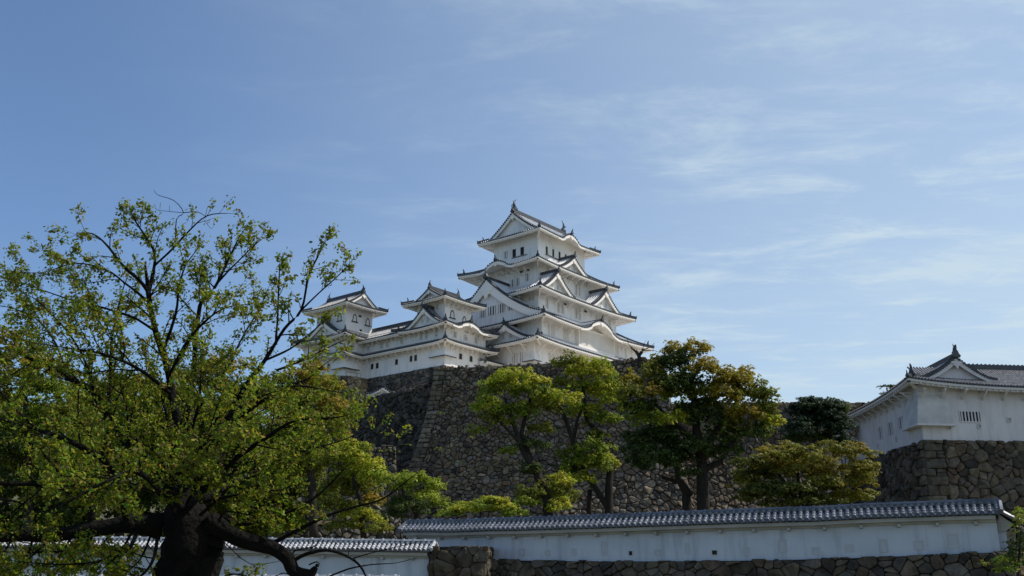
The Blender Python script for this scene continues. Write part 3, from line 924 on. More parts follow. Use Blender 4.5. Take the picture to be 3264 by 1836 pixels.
# stone base under the castle's west corridor and small keeps, top at 32 m
def kp(u, v): return np.array(KF((u, v, 0))[:2])
def castle_base():
    segs = []
    def face(a, b, zt, zb, run, **k):
        P, L, H = batter_map(kp(*a), kp(*b), zt, zb, run, endA=-2.0 if k.get('corner0') else 0, endB=2.0 if k.get('corner1') else 0)
        def f(mb):
            stones(mb, L, H, P, 1.0, 0.75, rng, gap=0.045, bulge=0.14, **k); backing(mb, L, H, P)
        segs.append(f)
    face((-30.1, 30), (-30.1, -4.2), 32.0, 24.0, 2.0, corner1=1)
    face((-30.1, -4.2), (-17.0, -4.2), 32.0, 24.0, 2.0, corner0=1)
    face((-16.9, -4.0), (-16.9, -11.7), 33.3, 24.0, 2.0)
    face((-16.9, -11.7), (15.0, -11.7), 33.3, 24.0, 2.0)
    face((15.0, -11.7), (15.0, 12.0), 33.3, 24.0, 2.0)
    return stone_wall('stone_foundation', 'stone foundation directly under the white castle walls', segs, cat='stone wall')
castle_base()
mbt = MB(KF); mbt.box((-29.9, -4.0, 22), (-16, 30, 31.9)); mbt.box((-16.6, -11.4, 22.1), (14.8, 30.2, 33.2)); mbt.box((-34.0, 14.9, 22.2), (-29.8, 29, 31.8))
tag(mbt.build('castle_mound', M['ground']), kind='structure')
# block of masonry left of the corridor, sunlight coloured into its right face
def block():
    segs = []
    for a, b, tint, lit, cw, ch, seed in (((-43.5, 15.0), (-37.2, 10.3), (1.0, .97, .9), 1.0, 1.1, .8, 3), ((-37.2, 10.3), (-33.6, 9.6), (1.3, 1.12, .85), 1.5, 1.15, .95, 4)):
        P, L, H = batter_map(kp(*a), kp(*b), 31.0, 24.5, 0.9)
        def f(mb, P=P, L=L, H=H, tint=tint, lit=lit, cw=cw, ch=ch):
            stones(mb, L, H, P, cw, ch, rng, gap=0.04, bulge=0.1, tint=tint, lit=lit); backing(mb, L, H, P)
        segs.append(f)
    o = stone_wall('stone_platform', 'blocky platform with pale tan sunlit stones beside the white corridor', segs, cat='stone wall')
    mb = MB(KF); mb.prism([(-43.4, 15.1, 24.4), (-37.1, 10.5, 24.4), (-33.7, 9.8, 24.4), (-33.7, 14, 24.4), (-40, 19, 24.4)],
                          [(-43.4, 15.1, 30.7), (-37.1, 10.5, 30.7), (-33.7, 9.8, 30.7), (-33.7, 14, 30.7), (-40, 19, 30.7)])
    off = o.location
    fill = mb.build('fill', M['ground'], o)
block()
def rail():
    mb = MB(KF); p = [(-36.5, 11.5), (-34.6, 11.0), (-33.8, 10.9)]
    for a in p: mb.tube([(a[0], a[1], 30.7), (a[0], a[1], 31.9)], 0.035, 5)
    for z in (31.3, 31.88): mb.tube([(a[0], a[1], z) for a in p], 0.03, 5)
    tag(mb.build('handrail', M['iron']), 'thin iron handrail on top of the tan stone platform', 'railing')
rail()

# ------------------------------------------------------------------ main keep
def base_of(fr, u, v, z):
    return fr((u, v, z))
keep = empty('main_keep', base_of(KF, -1, -11.5, 33.3), 'tall five-tiered white castle keep with curved and triangular gables', 'castle keep')
fr = KF
W1 = (-16.8, -11.5, 14.7, 11.5); W2 = (-14.65, -11.5, 14.7, 11.5); W3 = (-12.3, -9.05, 11.7, 9.05); W4 = (-9.8, -7.0, 9.9, 7.0); W5 = (-7.35, -5.2, 7.25, 5.2)
for r, a, b in ((W1, 33.2, 37.6), (W2, 37.6, 42.2), (W3, 42.2, 47.9), (W4, 47.9, 54.0), (W5, 54.0, 60.6)): wallbox(fr, keep, r, a, b)
O1 = (-19.1, -13.95, 17.1, 13.9); O2 = (-17.0, -13.9, 17.05, 13.9); O3 = (-15.0, -11.6, 14.9, 11.6); O4 = (-12.8, -9.34, 12.85, 9.34); O5 = (-9.6, -7.4, 9.6, 7.4)
skirt(fr, keep, O1, W2, 37.0, 38.7, KEEP, W1)
skirt(fr, keep, O2, W3, 41.15, 43.9, KEEP, W2, bumps=[('S', 17.0-0.3, 6.3, 2.2), ('N', 17.0, 6.3, 2.2)])
skirt(fr, keep, O3, W4, 46.8, 49.5, KEEP, W3)
skirt(fr, keep, O4, W5, 52.85, 55.4, KEEP, W4, bumps=[('W', 9.34-0.2, 4.5, 1.45), ('E', 9.34, 4.5, 1.45)])
irimoya(fr, keep, O5, 59.6, 65.0, 1.5, KEEP, W5, bumps=[('S', 9.75, 4.1, 1.55), ('N', 9.6, 4.1, 1.55)], shachi_s=1.15, ridge_h=0.65, orn=1.0, board=0.62)
S2s, S3s, S4s = sides(*O2), sides(*O3), sides(*O4)
# dormer gables
gable(fr, keep, S3s['S'], 15.0-8.95, 0.75, 4.6, 47.15, 5.25, 3.95, KEEP, windows=[(-1.15, 48.0, .8, .95), (0.75, 48.0, .8, .95)], orn=.8, label='left of the two white gables on the third roof')
gable(fr, keep, S3s['S'], 15.0+6.0, 0.75, 4.6, 47.15, 5.25, 3.95, KEEP, windows=[(-1.15, 48.0, .8, .95), (0.75, 48.0, .8, .95)], orn=.8, label='right of the two white gables on the third roof')
gable(fr, keep, S4s['S'], 12.8-0.9, 0.7, 4.1, 53.3, 4.9, 2.95, KEEP, windows=[(-.9, 53.9, .6, .8), (.7, 53.9, .6, .8)], orn=.6, label='gable on the fourth roof')
gable(fr, keep, S2s['W'], 13.9+0.5, 0.9, 7.2, 42.3, 11.9, 7.75, KEEP, windows=[(-1.2, 43.35, 1.4, 1.55), (0.9, 43.45, 1.7, 1.6), (3.1, 43.5, 1.5, 1.6), (5.0, 43.6, 1.1, 1.6)], orn=2.0, board=1.3, wall_back=0.6,
      pane='black', label='very broad gable on the west face with a carved pendant')
S1s = sides(*O1)
gable(fr, keep, S1s['W'], 13.9+6.1, 1.2, 4.4, 37.6, 5.6, 3.1, KEEP, windows=[(-.8, 38.3, .7, .8), (.8, 38.3, .7, .8)], orn=.7, label='small low gable beside the small keep')
# windows: south faces
def SW_(z0, h, v, items, **k):
    side = ((0, v), (1, 0), (0, 1), 1)
    for (x, w) in items: window(fr, keep, side, 0, x, z0, w, h, **k)
def WW_(z0, h, u, items, **k):
    side = ((u, 0), (0, -1), (1, 0), 1)
    for (v, w) in items: window(fr, keep, side, 0, -v, z0, w, h, **k)
# top storey: dark openings with half-slid white shutters
def shutter_row(side, x0, n, pitch, z0, h, dark, wd):
    for i in range(n):
        o = window(fr, keep, side, 0, x0+i*pitch, z0, wd, h, bars=0, pane='black', fr_w=.05)
    mb = MB(fr)
    for i in range(n-1 if not dark else n):
        xa = x0+i*pitch+wd/2+.07
        p = sp(side, xa, -.09, z0); q = sp(side, xa+pitch-wd-.14, -.003, z0+h)
        mb.box((min(p[0], q[0]), min(p[1], q[1]), z0), (max(p[0], q[0]), max(p[1], q[1]), z0+h))
    mb.build('shutter', M['wood'], keep)
    s = MB(fr); a = sp(side, x0-wd/2-.1, -.16, z0-.16); b = sp(side, x0+(n-1)*pitch+wd/2+.7, -.003, z0-.06)
    s.box((min(a[0], b[0]), min(a[1], b[1]), z0-.16), (max(a[0], b[0]), max(a[1], b[1]), z0-.06)); s.build('sill', M['lacquer'], keep)
sS = ((0, -5.2), (1, 0), (0, 1), 1); sW = ((-7.35, 0), (0, -1), (1, 0), 1)
shutter_row(sS, -4.8, 4, 1.95, 56.5, 1.5, True, .62)
shutter_row(sW, -.3, 2, 1.9, 56.45, 1.55, False, .85)
window(fr, keep, sW, 0, -2.3, 56.6, .8, 1.4, bars=2, pane='grey_in')
SW_(50.0, 2.1, -7.0, [(1.7, .8), (2.8, .8)], pane='grey_in', bars=2)
SW_(52.3, .8, -7.0, [(-6.8, .9), (-1.0, .8), (0.2, .8), (5.2, .8)], bars=2)
WW_(49.9, 1.4, -9.8, [(-1.3, .8), (-2.5, .8)], pane='black', bars=2, fr_w=.05)
WW_(50.3, 1.4, -9.8, [(-4.7, .8)], pane='black', bars=2, fr_w=.05)
WW_(52.35, 1.3, -9.8, [(0.9, .9), (-.5, .9)], pane='black', bars=2, fr_w=.05)
WW_(52.1, .4, -9.8, [(-3.4, .8), (-4.8, .8)], pane='grey_in', bars=0)
SW_(44.5, 1.7, -9.05, [(-9.9, .7), (-6.6, .75), (-5.4, .75), (-1.3, .75), (-.2, .75), (5.2, .7), (6.2, .7), (9.5, .7)], bars=2)
WW_(45.7, .75, -12.3, [(-7.1, .6), (-7.9, .6)], bars=2)
SW_(46.2, .4, -9.05, [(-4.7, .9), (1.6, .9)], bars=0, pane='grey_in')
SW_(38.95, 1.9, -11.5, [(-12.7, .3), (-11.9, .3), (-11.3, .3), (-8.5, .3), (-7.9, .3), (-7.3, .3), (7.2, .35), (8.1, .35), (10.8, .35)], bars=1, fr_w=.05)
SW_(34.0, 1.7, -11.5, [(-12.5, .5), (-11.4, .5), (-3.5, .6), (-2.5, .6), (5, .6)], bars=1, pane='grey_in')
WW_(33.9, 1.7, -16.8, [(-7.3, .5), (-8.0, .3), (-8.9, .5)], bars=1, pane='grey_in')
# great lattice bay under the curved gable
def lattice():
    side = ((0, -11.5), (1, 0), (0, 1), 1)
    mb = MB(fr); a = (-4.75, 6.0)
    mb.box((a[0]-.25, -12.15, 38.25), (a[1]+.25, -11.503, 38.6)); mb.box((a[0]-.25, -12.15, 41.45), (a[1]+.25, -11.503, 41.8))
    mb.box((a[0]-.25, -12.15, 38.6), (a[0], -11.503, 41.45)); mb.box((a[1], -12.15, 38.6), (a[1]+.25, -11.503, 41.45))
    o = mb.build('lattice_window', M['wood'], keep)
    mb = MB(fr); mb.box((a[0], -11.8, 38.6), (a[1], -11.6, 41.45)); mb.build('pane', M['grey_in'], o)
    mb = MB(fr); n = 30
    for i in range(n):
        x = a[0]+(a[1]-a[0])*(i+.5)/n; mb.box((x-.11, -12.1, 38.6), (x+.11, -11.82, 41.45))
    mb.build('bars', M['wood'], o)
lattice()
def ishi(fr, parent, r, z0, z1, d=.65):
    """stone-drop bay: flared box with a dark slit below"""
    (x0, y0, x1, y1) = r                       # wall rectangle part it leans on (south-west corner)
    mb = MB(fr)
    A = [(x0, y0, z1), (x1, y0, z1), (x1, y0+.3, z1), (x0+.3, y0+.3, z1), (x0+.3, y1, z1), (x0, y1, z1)]
    B = [(x0-d, y0-d, z0), (x1, y0-d, z0), (x1, y0+.3, z0), (x0+.3, y0+.3, z0), (x0+.3, y1, z0), (x0-d, y1, z0)]
    mb.prism(A, B)
    o = mb.build('stone_drop_bay', M['plaster'] if fr is KF else M['old_plaster'], parent)
    b2 = MB(fr)
    b2.box((x0-d-.08, y0-d-.08, z0-.12), (x1+.06, y0-d+.12, z0-.001)); b2.box((x0-d-.081, y0-d+.121, z0-.12), (x0-d+.12, y1+.06, z0-.001))
    b2.build('slit', M['lacquer'] if fr is KF else M['wood'], o)
ishi(fr, keep, (-16.8, -11.5, -15.6, -9.6), 33.9, 35.2, .5)
for (z, side_, yw, L, x0, step, dd) in ((36.65, sides(*O1)['S'], 2.45, 36, 3.2, 3.1, 1.9), (46.6, S3s['S'], 2.55, 30, 3.6, 3.7, 1.3), (52.6, S4s['S'], 2.34, 25.6, 3.4, 1.75, 1.4),
                                   (52.6, S4s['W'], 3.0, 18.7, 2.9, 1.65, 1.7), (40.95, S2s['S'], 2.4, 34, 3.4, 3.3, 1.2), (46.6, S3s['W'], 2.7, 23, 14.0, 3.2, 1.5), (36.6, sides(*O1)['W'], 2.3, 27.9, 18, 3.0, 1.7)):
    xs = []; x = x0
    while x < L-3: xs.append(x); x += step
    if (z, side_[1]) == (40.95, (1, 0)): xs = [x for x in xs if not 10.5 < x < 24]
    brackets(fr, keep, side_, yw, xs, z, d=dd, h=dd*.75)

# ------------------------------------------------------------------ small keeps and the corridor between them
nk = empty('small_keep', base_of(KF, -25, -4, 32), 'three-tiered white small keep directly left of the main keep', 'small castle keep')
N1 = (-29.9, -4.0, -20.15, 5.0); N3 = (-28.4, -2.35, -22.0, 3.9)
wallbox(fr, nk, N1, 31.9, 39.2); wallbox(fr, nk, N3, 39.2, 43.6)
skirt(fr, nk, (-31.5, -5.6, -18.6, 16.6), (-29.91, -4.01, -20.14, 15.0), 35.6, 36.35, OLD, (-29.9, -4.0, -20.15, 15.0), lift=.3, which='SWE')
skirt(fr, nk, (-31.5, -5.6, -18.6, 6.6), N3, 38.3, 39.9, OLD, N1, lift=.4, bumps=[('S', 31.5-25.6, 4.1, 1.15)])
irimoya(fr, nk, (-30.3, -4.2, -20.3, 5.75), 43.0, 45.6, 1.5, OLD, N3, lift=.4, shachi_s=.62, ridge_h=.4, orn=.65, board=.42)
nS = sides(-31.5, -5.6, -18.6, 6.6)
gable(fr, nk, nS['W'], 6.6-.1, 0.7, 3.4, 38.75, 4.4, 3.2, OLD, windows=[(-.55, 39.35, .55, .9), (.55, 39.35, .55, .9)], orn=.65, board=.5, wall_back=.5)
def nwin(parent, u=None, v=None, items=(), z0=0, h=1.1, w=.8, **k):
    side = ((u, 0), (0, -1), (1, 0), 1) if u is not None else ((0, v), (1, 0), (0, 1), 1)
    for x in items: window(fr, parent, side, 0, -x if u is not None else x, z0, w, h, **k)
nwin(nk, v=-4.0, items=(-27.65, -25.15, -22.6), z0=36.85, h=.95, w=.85)
nwin(nk, v=-4.0, items=(-26.3, -23.8), z0=33.5, h=.95, w=.75, pane='black', bars=2, barm='iron')
nwin(nk, v=-4.0, items=(-24.9, -23.6), z0=38.1, h=.3, w=.8, pane='grey_in', bars=0)
nwin(nk, u=-29.9, items=(-2.15, .1, 1.25), z0=36.85, h=1.05, w=.65)
nwin(nk, u=-29.9, items=(2.35, 3.4), z0=33.5, h=1.0, w=.65, pane='black', bars=2, barm='iron')
nwin(nk, u=-28.4, items=(-.75,), z0=41.9, h=.85, w=.6)
nwin(nk, v=-2.35, items=(-25.3,), z0=42.1, h=.4, w=.7, pane='grey_in', bars=1)
def kato(fr, parent, side, x, z0, s=1.0):
    """bell-shaped window: black lacquer outline and sill, white shutters inside"""
    prof = [(-.5, 0), (-.46, .55), (-.40, .95), (-.26, 1.2), (-.1, 1.33), (0, 1.42), (.1, 1.33), (.26, 1.2), (.40, .95), (.46, .55), (.5, 0)]
    o = MB(fr); n = len(prof)
    for (a, b) in zip(prof[:-1], prof[1:]):
        A = [sp(side, x+a[0]*s, -.1, z0+a[1]*s), sp(side, x+b[0]*s, -.1, z0+b[1]*s), sp(side, x+b[0]*s*.78, -.1, z0+b[1]*s*.9), sp(side, x+a[0]*s*.78, -.1, z0+a[1]*s*.9)]
        o.prism(A, [sp(side, *q) for q in [(x+a[0]*s, -.003, z0+a[1]*s), (x+b[0]*s, -.003, z0+b[1]*s), (x+b[0]*s*.78, -.003, z0+b[1]*s*.9), (x+a[0]*s*.78, -.003, z0+a[1]*s*.9)]])
    w = o.build('bell_window', M['lacquer'], parent)
    b = MB(fr)
    for dx_ in (-.2, .2):
        p = sp(side, x+(dx_-.13)*s, -.05, z0); q = sp(side, x+(dx_+.13)*s, -.02, z0+1.05*s)
        b.box((min(p[0], q[0]), min(p[1], q[1]), z0), (max(p[0], q[0]), max(p[1], q[1]), z0+1.05*s))
    b.build('shutter', M['wood'], w)
    c = MB(fr); p = sp(side, x-.75*s, -.18, z0-.14); q = sp(side, x+.75*s, -.003, z0)
    c.box((min(p[0], q[0]), min(p[1], q[1]), z0-.14), (max(p[0], q[0]), max(p[1], q[1]), z0-.002)); c.build('sill', M['lacquer'], w)
kato(fr, nk, ((0, -2.35), (1, 0), (0, 1), 1), -26.6, 40.55, .95); kato(fr, nk, ((0, -2.35), (1, 0), (0, 1), 1), -23.7, 40.1, .95)
ishi(fr, nk, (-29.9, -4.0, -27.9, -1.15), 33.5, 34.8, .55)
def brs(parent, side, yw, L, z, step=1.15, d=.95, x0=1.7, skip=None, h=None):
    x = x0; xs = []
    while x < L-1.2:
        if not (skip and skip[0] < x < skip[1]): xs.append(x)
        x += step
    brackets(fr, parent, side, yw, xs, z, d=d, h=h or d*.85, w=.11)
brs(nk, nS['S'], 1.6, 12.9, 35.4); brs(nk, nS['S'], 1.6, 12.9, 38.15, skip=(3.0, 8.4), step=1.3)
brs(nk, sides(-30.3, -4.2, -20.3, 5.75)['S'], 1.85, 10, 42.8, step=1.1, d=.9, x0=2.3)
brs(nk, nS['W'], 1.6, 12.2, 35.4, x0=1.8); brs(nk, nS['W'], 1.6, 12.2, 38.15, x0=1.8)

wk = empty('connecting_corridor', base_of(KF, -29.9, 10, 32), 'long two-storey white corridor joining the two small keeps', 'castle corridor')
K1 = (-29.9, 5.01, -23.5, 15.0)
wallbox(fr, wk, K1, 31.85, 39.3)
sk = sides(-31.5, -1, -22, 19)
def corridor_roofs():
    tl, un, rd = MB(fr), MB(fr), MB(fr)
    side = ((-31.5, 17.0), (0, -1), (1, 0), 11.9)
    roof_side(side, 38.3, 41.2, 4.8, None, None, None, None, .0, OLD, tl, un, over=1.6, xa=.5, xb=11.9)
    e = ((-21.9, 5.1), (0, 1), (-1, 0), 11.4)
    roof_side(e, 38.3, 41.2, 4.8, None, None, None, None, .0, OLD, tl, un, over=1.6)
    rd.beam((-26.7, 5.0, 41.1), (-26.7, 16.4, 41.1), .5, .5)
    t = tl.build('roof', [M[OLD.pan], M[OLD.row], M[OLD.end]], wk); un.build('eaves', M['wood'], t); rd.build('ridge', M['tile_dark'], t)
corridor_roofs()
nwin(wk, u=-29.9, items=(5.0+.0, 9.0, 10.45, 13.7), z0=36.8, h=1.05, w=.65) if False else nwin(wk, u=-29.9, items=(9.1, 10.5, 13.75, 5.7), z0=36.8, h=1.05, w=.7)
nwin(wk, u=-29.9, items=(6.75, 11.35, 12.6), z0=33.45, h=.95, w=.7, pane='black', bars=0)
side = ((-31.5, 17.0), (0, -1), (1, 0), 12)
brs(wk, side, 1.6, 12.2, 35.4, x0=2.4); brs(wk, side, 1.6, 12.2, 38.15, x0=2.4)

ik = empty('small_keep', base_of(KF, -32, 15, 32), 'leftmost white small keep behind the cherry branches, bell-shaped windows', 'small castle keep')
I1 = (-33.9, 15.01, -23.6, 26.0); I3 = (-33.35, 16.0, -27.3, 23.6)
wallbox(fr, ik, I1, 31.8, 39.6); wallbox(fr, ik, I3, 39.6, 44.8)
OI = (-35.5, 13.4, -22.0, 27.6)
skirt(fr, ik, OI, (-33.91, 15.0, -23.6, 26.0), 35.6, 36.35, OLD, I1, lift=.35, which='SW', bumps=[('W', 8.2, 3.2, .8)])
skirt(fr, ik, OI, I3, 38.75, 40.3, OLD, I1, lift=.4)
irimoya(fr, ik, (-35.1, 13.95, -25.6, 25.6), 44.15, 47.2, 1.2, OLD, I3, axis='v', lift=.4, shachi_s=.62, ridge_h=.4, orn=.7, board=.42)
iS = sides(*OI)
gable(fr, ik, iS['W'], 27.6-20.2, 0.7, 2.9, 39.1, 5.5, 3.2, OLD, windows=[(-.55, 39.7, .55, .9), (.55, 39.7, .55, .9)], orn=.65, board=.5, wall_back=.5)
kato(fr, ik, ((0, 16.0), (1, 0), (0, 1), 1), -31.35, 42.0, .95); kato(fr, ik, ((0, 16.0), (1, 0), (0, 1), 1), -28.4, 41.9, .95)
kato(fr, ik, ((-33.35, 0), (0, -1), (1, 0), 1), -17.5, 42.0, .95)
nwin(ik, v=15.01, items=(-32.4,), z0=36.9, h=1.0, w=.65)
nwin(ik, v=16.0, items=(-30.2, ), z0=43.0, h=.35, w=.7, pane='grey_in', bars=0); nwin(ik, v=16.0, items=(-29.9, ), z0=40.5, h=.4, w=.6, pane='black', bars=0)
nwin(ik, u=-33.9, items=(19.0,), z0=33.4, h=1.2, w=.7, pane='black', bars=0)
ishi(fr, ik, (-33.9, 15.01, -31.2, 17.6), 33.4, 35.0, .6)
brs(ik, iS['S'], 1.6, 5.5, 35.4, x0=1.7); brs(ik, iS['W'], 1.6, 14, 35.4, x0=1.7); brs(ik, iS['S'], 1.6, 5.5, 38.5, x0=1.7); brs(ik, iS['W'], 1.6, 14, 38.5, x0=1.7)

# tiled lean-to wall between small keep and main keep
def leanto():
    t = empty('tiled_wall', base_of(KF, -19, -4, 32), 'low white wall with a small tiled roof between the two keeps', 'wall')
    mb = MB(fr); mb.box((-21.9, -5.1, 32.0), (-16.9, -4.2, 33.9)); mb.build('wall', M['plaster'], t)
    tl, un = MB(fr), MB(fr)
    side = ((-22.0, -5.9), (1, 0), (0, 1), 5.0)
    roof_side(side, 33.8, 34.4, 1.7, None, None, None, None, 0, OLD, tl, un, over=.8)
    r = tl.build('roof', [M[OLD.pan], M[OLD.row], M[OLD.end]], t); un.build('eaves', M['wood'], r)
leanto()

# small gate roof peeping over the dark wall
def hut():
    c = atz(1213, 1238, 26.0)
    d1 = np.array([math.cos(.2), math.sin(.2)]); 
    f2 = frame((c[0], c[1]+2.5, 0), (d1[0], d1[1]), (-d1[1], d1[0]))
    t = empty('gatehouse', (c[0], c[1]+2.5, 22.0), 'tiny tiled gate roof with a white gable peeping over the dark wall', 'gatehouse')
    wallbox(f2, t, (-1.4, 0.3, 1.4, 6), 23.0, 26.0)
    gable(f2, t, ((0, 0), (1, 0), (0, 1), 1), 0, 0, 6.2, 25.5, 2.3, 1.25, OLD, orn=.3, board=.22, wall_back=.3)
hut()

# ------------------------------------------------------------------ corner turret on the right
tt = empty('corner_turret', (41.5, 95.3, 14), 'white corner turret with grey tiled roof on its own stone base at the right', 'castle turret')
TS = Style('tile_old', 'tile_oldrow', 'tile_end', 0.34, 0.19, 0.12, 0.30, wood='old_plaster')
def turret():
    fr = TF
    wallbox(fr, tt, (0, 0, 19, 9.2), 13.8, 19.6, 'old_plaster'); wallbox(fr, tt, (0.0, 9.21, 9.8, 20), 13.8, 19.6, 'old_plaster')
    tl, un, rd = MB(fr), MB(fr), RidgeSet(fr)
    ze, zr, D = 19.35, 22.35, 5.7
    u0, v0 = -1.5, -1.4
    # west slope up to the wing ridge at u=4.2, front slope up to the right-hand ridge at v=4.3
    W = ((u0, 21.5), (0, -1), (1, 0), 22.9)
    zW = roof_side(W, ze, zr+.35, D+.7, None, 1.0, None, 2.3, .75, TS, tl, un, over=1.5, lift0=False)
    S = ((u0, v0), (1, 0), (0, 1), 20.5)
    zS = roof_side(S, ze, zr, D, 1.0, None, 2.3, None, .75, TS, tl, un, over=1.4, xb=20.5, lift1=False)
    E_ = ((u0+2*(D+.7), 3.0), (0, 1), (-1, 0), 18.5)
    roof_side(E_, ze, zr+.35, D+.7, None, None, None, None, 0, TS, tl, un, over=1.5, soffit=False, dots=False)
    NN = ((19.0, v0+2*D), (-1, 0), (0, -1), 14)
    roof_side(NN, ze, zr, D, None, None, None, None, 0, TS, tl, un, over=1.4)
    # hip at the corner
    P = []
    for j in range(7):
        y = 2.3*j/6; q = y/D
        P.append((u0+y, v0+y, ze+(zr-ze)*F(y/D)+.75*max(0, 1-q/2.6)**2.4*(1-q)+.03))
    hip_ridge(rd, P, TS, .15)
    oni(rd, (u0+.9, v0+.9, P[2][2]+.2), 1.15, (-.7, -.7)); oni(rd, (u0, v0, P[0][2]+.05), .6, (-.7, -.7))
    corner_beam(un, tl, (u0, v0), np.array([.707, .707]), P[0][2], 1.9, TS)
    um = u0+D+.7
    rd.beam((um, .5, zr+.3), (um, 12.0, zr+.3), .5, .42); rd.items[-1][1].beam((um, .4, zr+.722), (um, 12.0, zr+.722), .3, .14)
    rd.beam((um+1.5, v0+D, zr-.05), (19, v0+D, zr-.05), .5, .42); rd.items[-1][1].beam((um+1.5, v0+D, zr+.372), (19, v0+D, zr+.372), .3, .12)
    for i in range(24): rd.box((um+2.2+i*.48, v0+D-.19, zr+.49), (um+2.34+i*.48, v0+D+.19, zr+.58))
    oni(rd, (um, .4, zr+.35), 1.25, (0, -1))
    t = tl.build('roof', [M[TS.pan], M[TS.row], M[TS.end]], tt); un.build('eaves', M['old_plaster'], t); rd.build('ridge', M['tile_dark'], t)
    e = (um, .7)
    fr2 = lambda P_: fr((e[0]+(P_[1]-e[1]), e[1]+(P_[0]-e[0]), P_[2]))
    shachi('roof_fish', fr2, (um, .7, zr+.85), .58, 1, t)
    gable(fr, tt, ((u0, v0), (1, 0), (0, 1), 1), um-u0, 1.9, 6.5, 20.35, 4.2, 2.45, TS, orn=.85, board=.38, wall_back=.45, ridge_on=False, label='front gable with a scrolled pendant')
    # windows
    sS = ((0, 0), (1, 0), (0, 1), 1); sW = ((0, 0), (0, -1), (1, 0), 1)
    window(fr, tt, sS, 0, 5.35, 15.95, 2.15, 1.0, bars=6, pane='black', frame_m='old_plaster', barm='old_plaster', fr_w=.1)
    for v, z in ((5.4, 15.85), (8.6, 15.75), (11.8, 15.7)): window(fr, tt, sW, 0, -v, z, 1.1, 1.25, bars=2, pane='black', frame_m='old_plaster', barm='old_plaster', name='window')
    for x, z in ((2.9, 15.1), (6.2, 15.3), (9.6, 16.0)): window(fr, tt, sS, 0, x, z, .32, .36, bars=0, pane='dirty_plaster', frame_m='old_plaster', name='loophole')
    for v in (7.2, 13.2): window(fr, tt, sW, 0, -v, 14.8, .25, .4, bars=0, pane='dirty_plaster', frame_m='old_plaster', name='loophole')
    mb = MB(fr)
    A = [(-.05, -.05, 18.6), (2.9, -.05, 18.6), (2.9, .2, 18.6), (.2, .2, 18.6), (.2, 3.6, 18.6), (-.05, 3.6, 18.6)]
    B = [(-.75, -.75, 15.55), (3.2, -.75, 15.55), (3.2, .2, 15.55), (.2, .2, 15.55), (.2, 3.6, 15.55), (-.75, 3.6, 15.55)]
    mb.prism(A, B); o = mb.build('stone_drop_bay', M['bay_plaster'], tt)
    m2 = MB(fr); m2.box((-.85, -.85, 15.36), (3.35, .1, 15.549)); m2.box((-.851, .101, 15.36), (.1, 3.7, 15.549)); m2.build('ledge', M['old_plaster'], o)
    brackets(fr, tt, S, 1.4, [1.75+2.25*i for i in range(8)], 19.05, d=1.2, h=.95, w=.2, m='old_plaster')
    brackets(fr, tt, W, 1.5, [3+1.9*i for i in range(10)], 19.05, d=1.3, h=.95, w=.16, m='old_plaster')
turret()
def gatehouse():
    c = at(2645, 1420, 118)
    t = empty('gatehouse', (39.5, 116, 10), 'lower white gatehouse with dark slots at the far left end of the turret', 'gatehouse')
    fr = TF; 
    wallbox(fr, t, (-1.2, 20.1, 8, 30), 11, 16.9, 'old_plaster')
    tl, un = MB(fr), MB(fr)
    W = ((-2.7, 31), (0, -1), (1, 0), 12.5)
    roof_side(W, 16.7, 18.6, 3.4, None, None, None, None, .3, TS, tl, un, over=1.5, lift1=False)
    r = tl.build('roof', [M[TS.pan], M[TS.row], M[TS.end]], t); un.build('eaves', M['old_plaster'], r)
    for v in (21.6, 22.9): window(fr, t, ((-1.2, 0), (0, -1), (1, 0), 1), 0, -v, 12.9, .55, 2.0, bars=0, pane='black', frame_m='old_plaster')
gatehouse()
def turret_base():
    segs = []
    def face(a, b, zt, zb, run, tint, top_fn=None, **k):
        P, L, H = batter_map(np.array(TF((a[0], a[1], 0))[:2]), np.array(TF((b[0], b[1], 0))[:2]), zt, zb, run, endA=k.pop('ea', 0), endB=k.pop('eb', 0))
        def f(mb):
            stones(mb, L, H, P, 1.25, .9, rng, gap=.03, bulge=.17, small=.7, tint=tint, rag=.1, top_fn=top_fn, **k); backing(mb, L, H*.99, P)
        segs.append(f)
    face((-.15, 30), (-.15, -.15), 14.0, 1.5, 2.2, (.78, .69, .61), corner1=1, eb=2.6)
    face((-.15, -.15), (24, -.15), 14.0, 1.5, 2.6, (.88, .79, .70), corner0=1, ea=-2.2)
    stone_wall('stone_wall', 'brown stone base under the corner turret at the right edge', segs)
turret_base()
mbf = MB(TF); mbf.box((.2, .2, .5), (25, 29, 13.75)); tag(mbf.build('turret_mound', M['ground']), kind='structure')

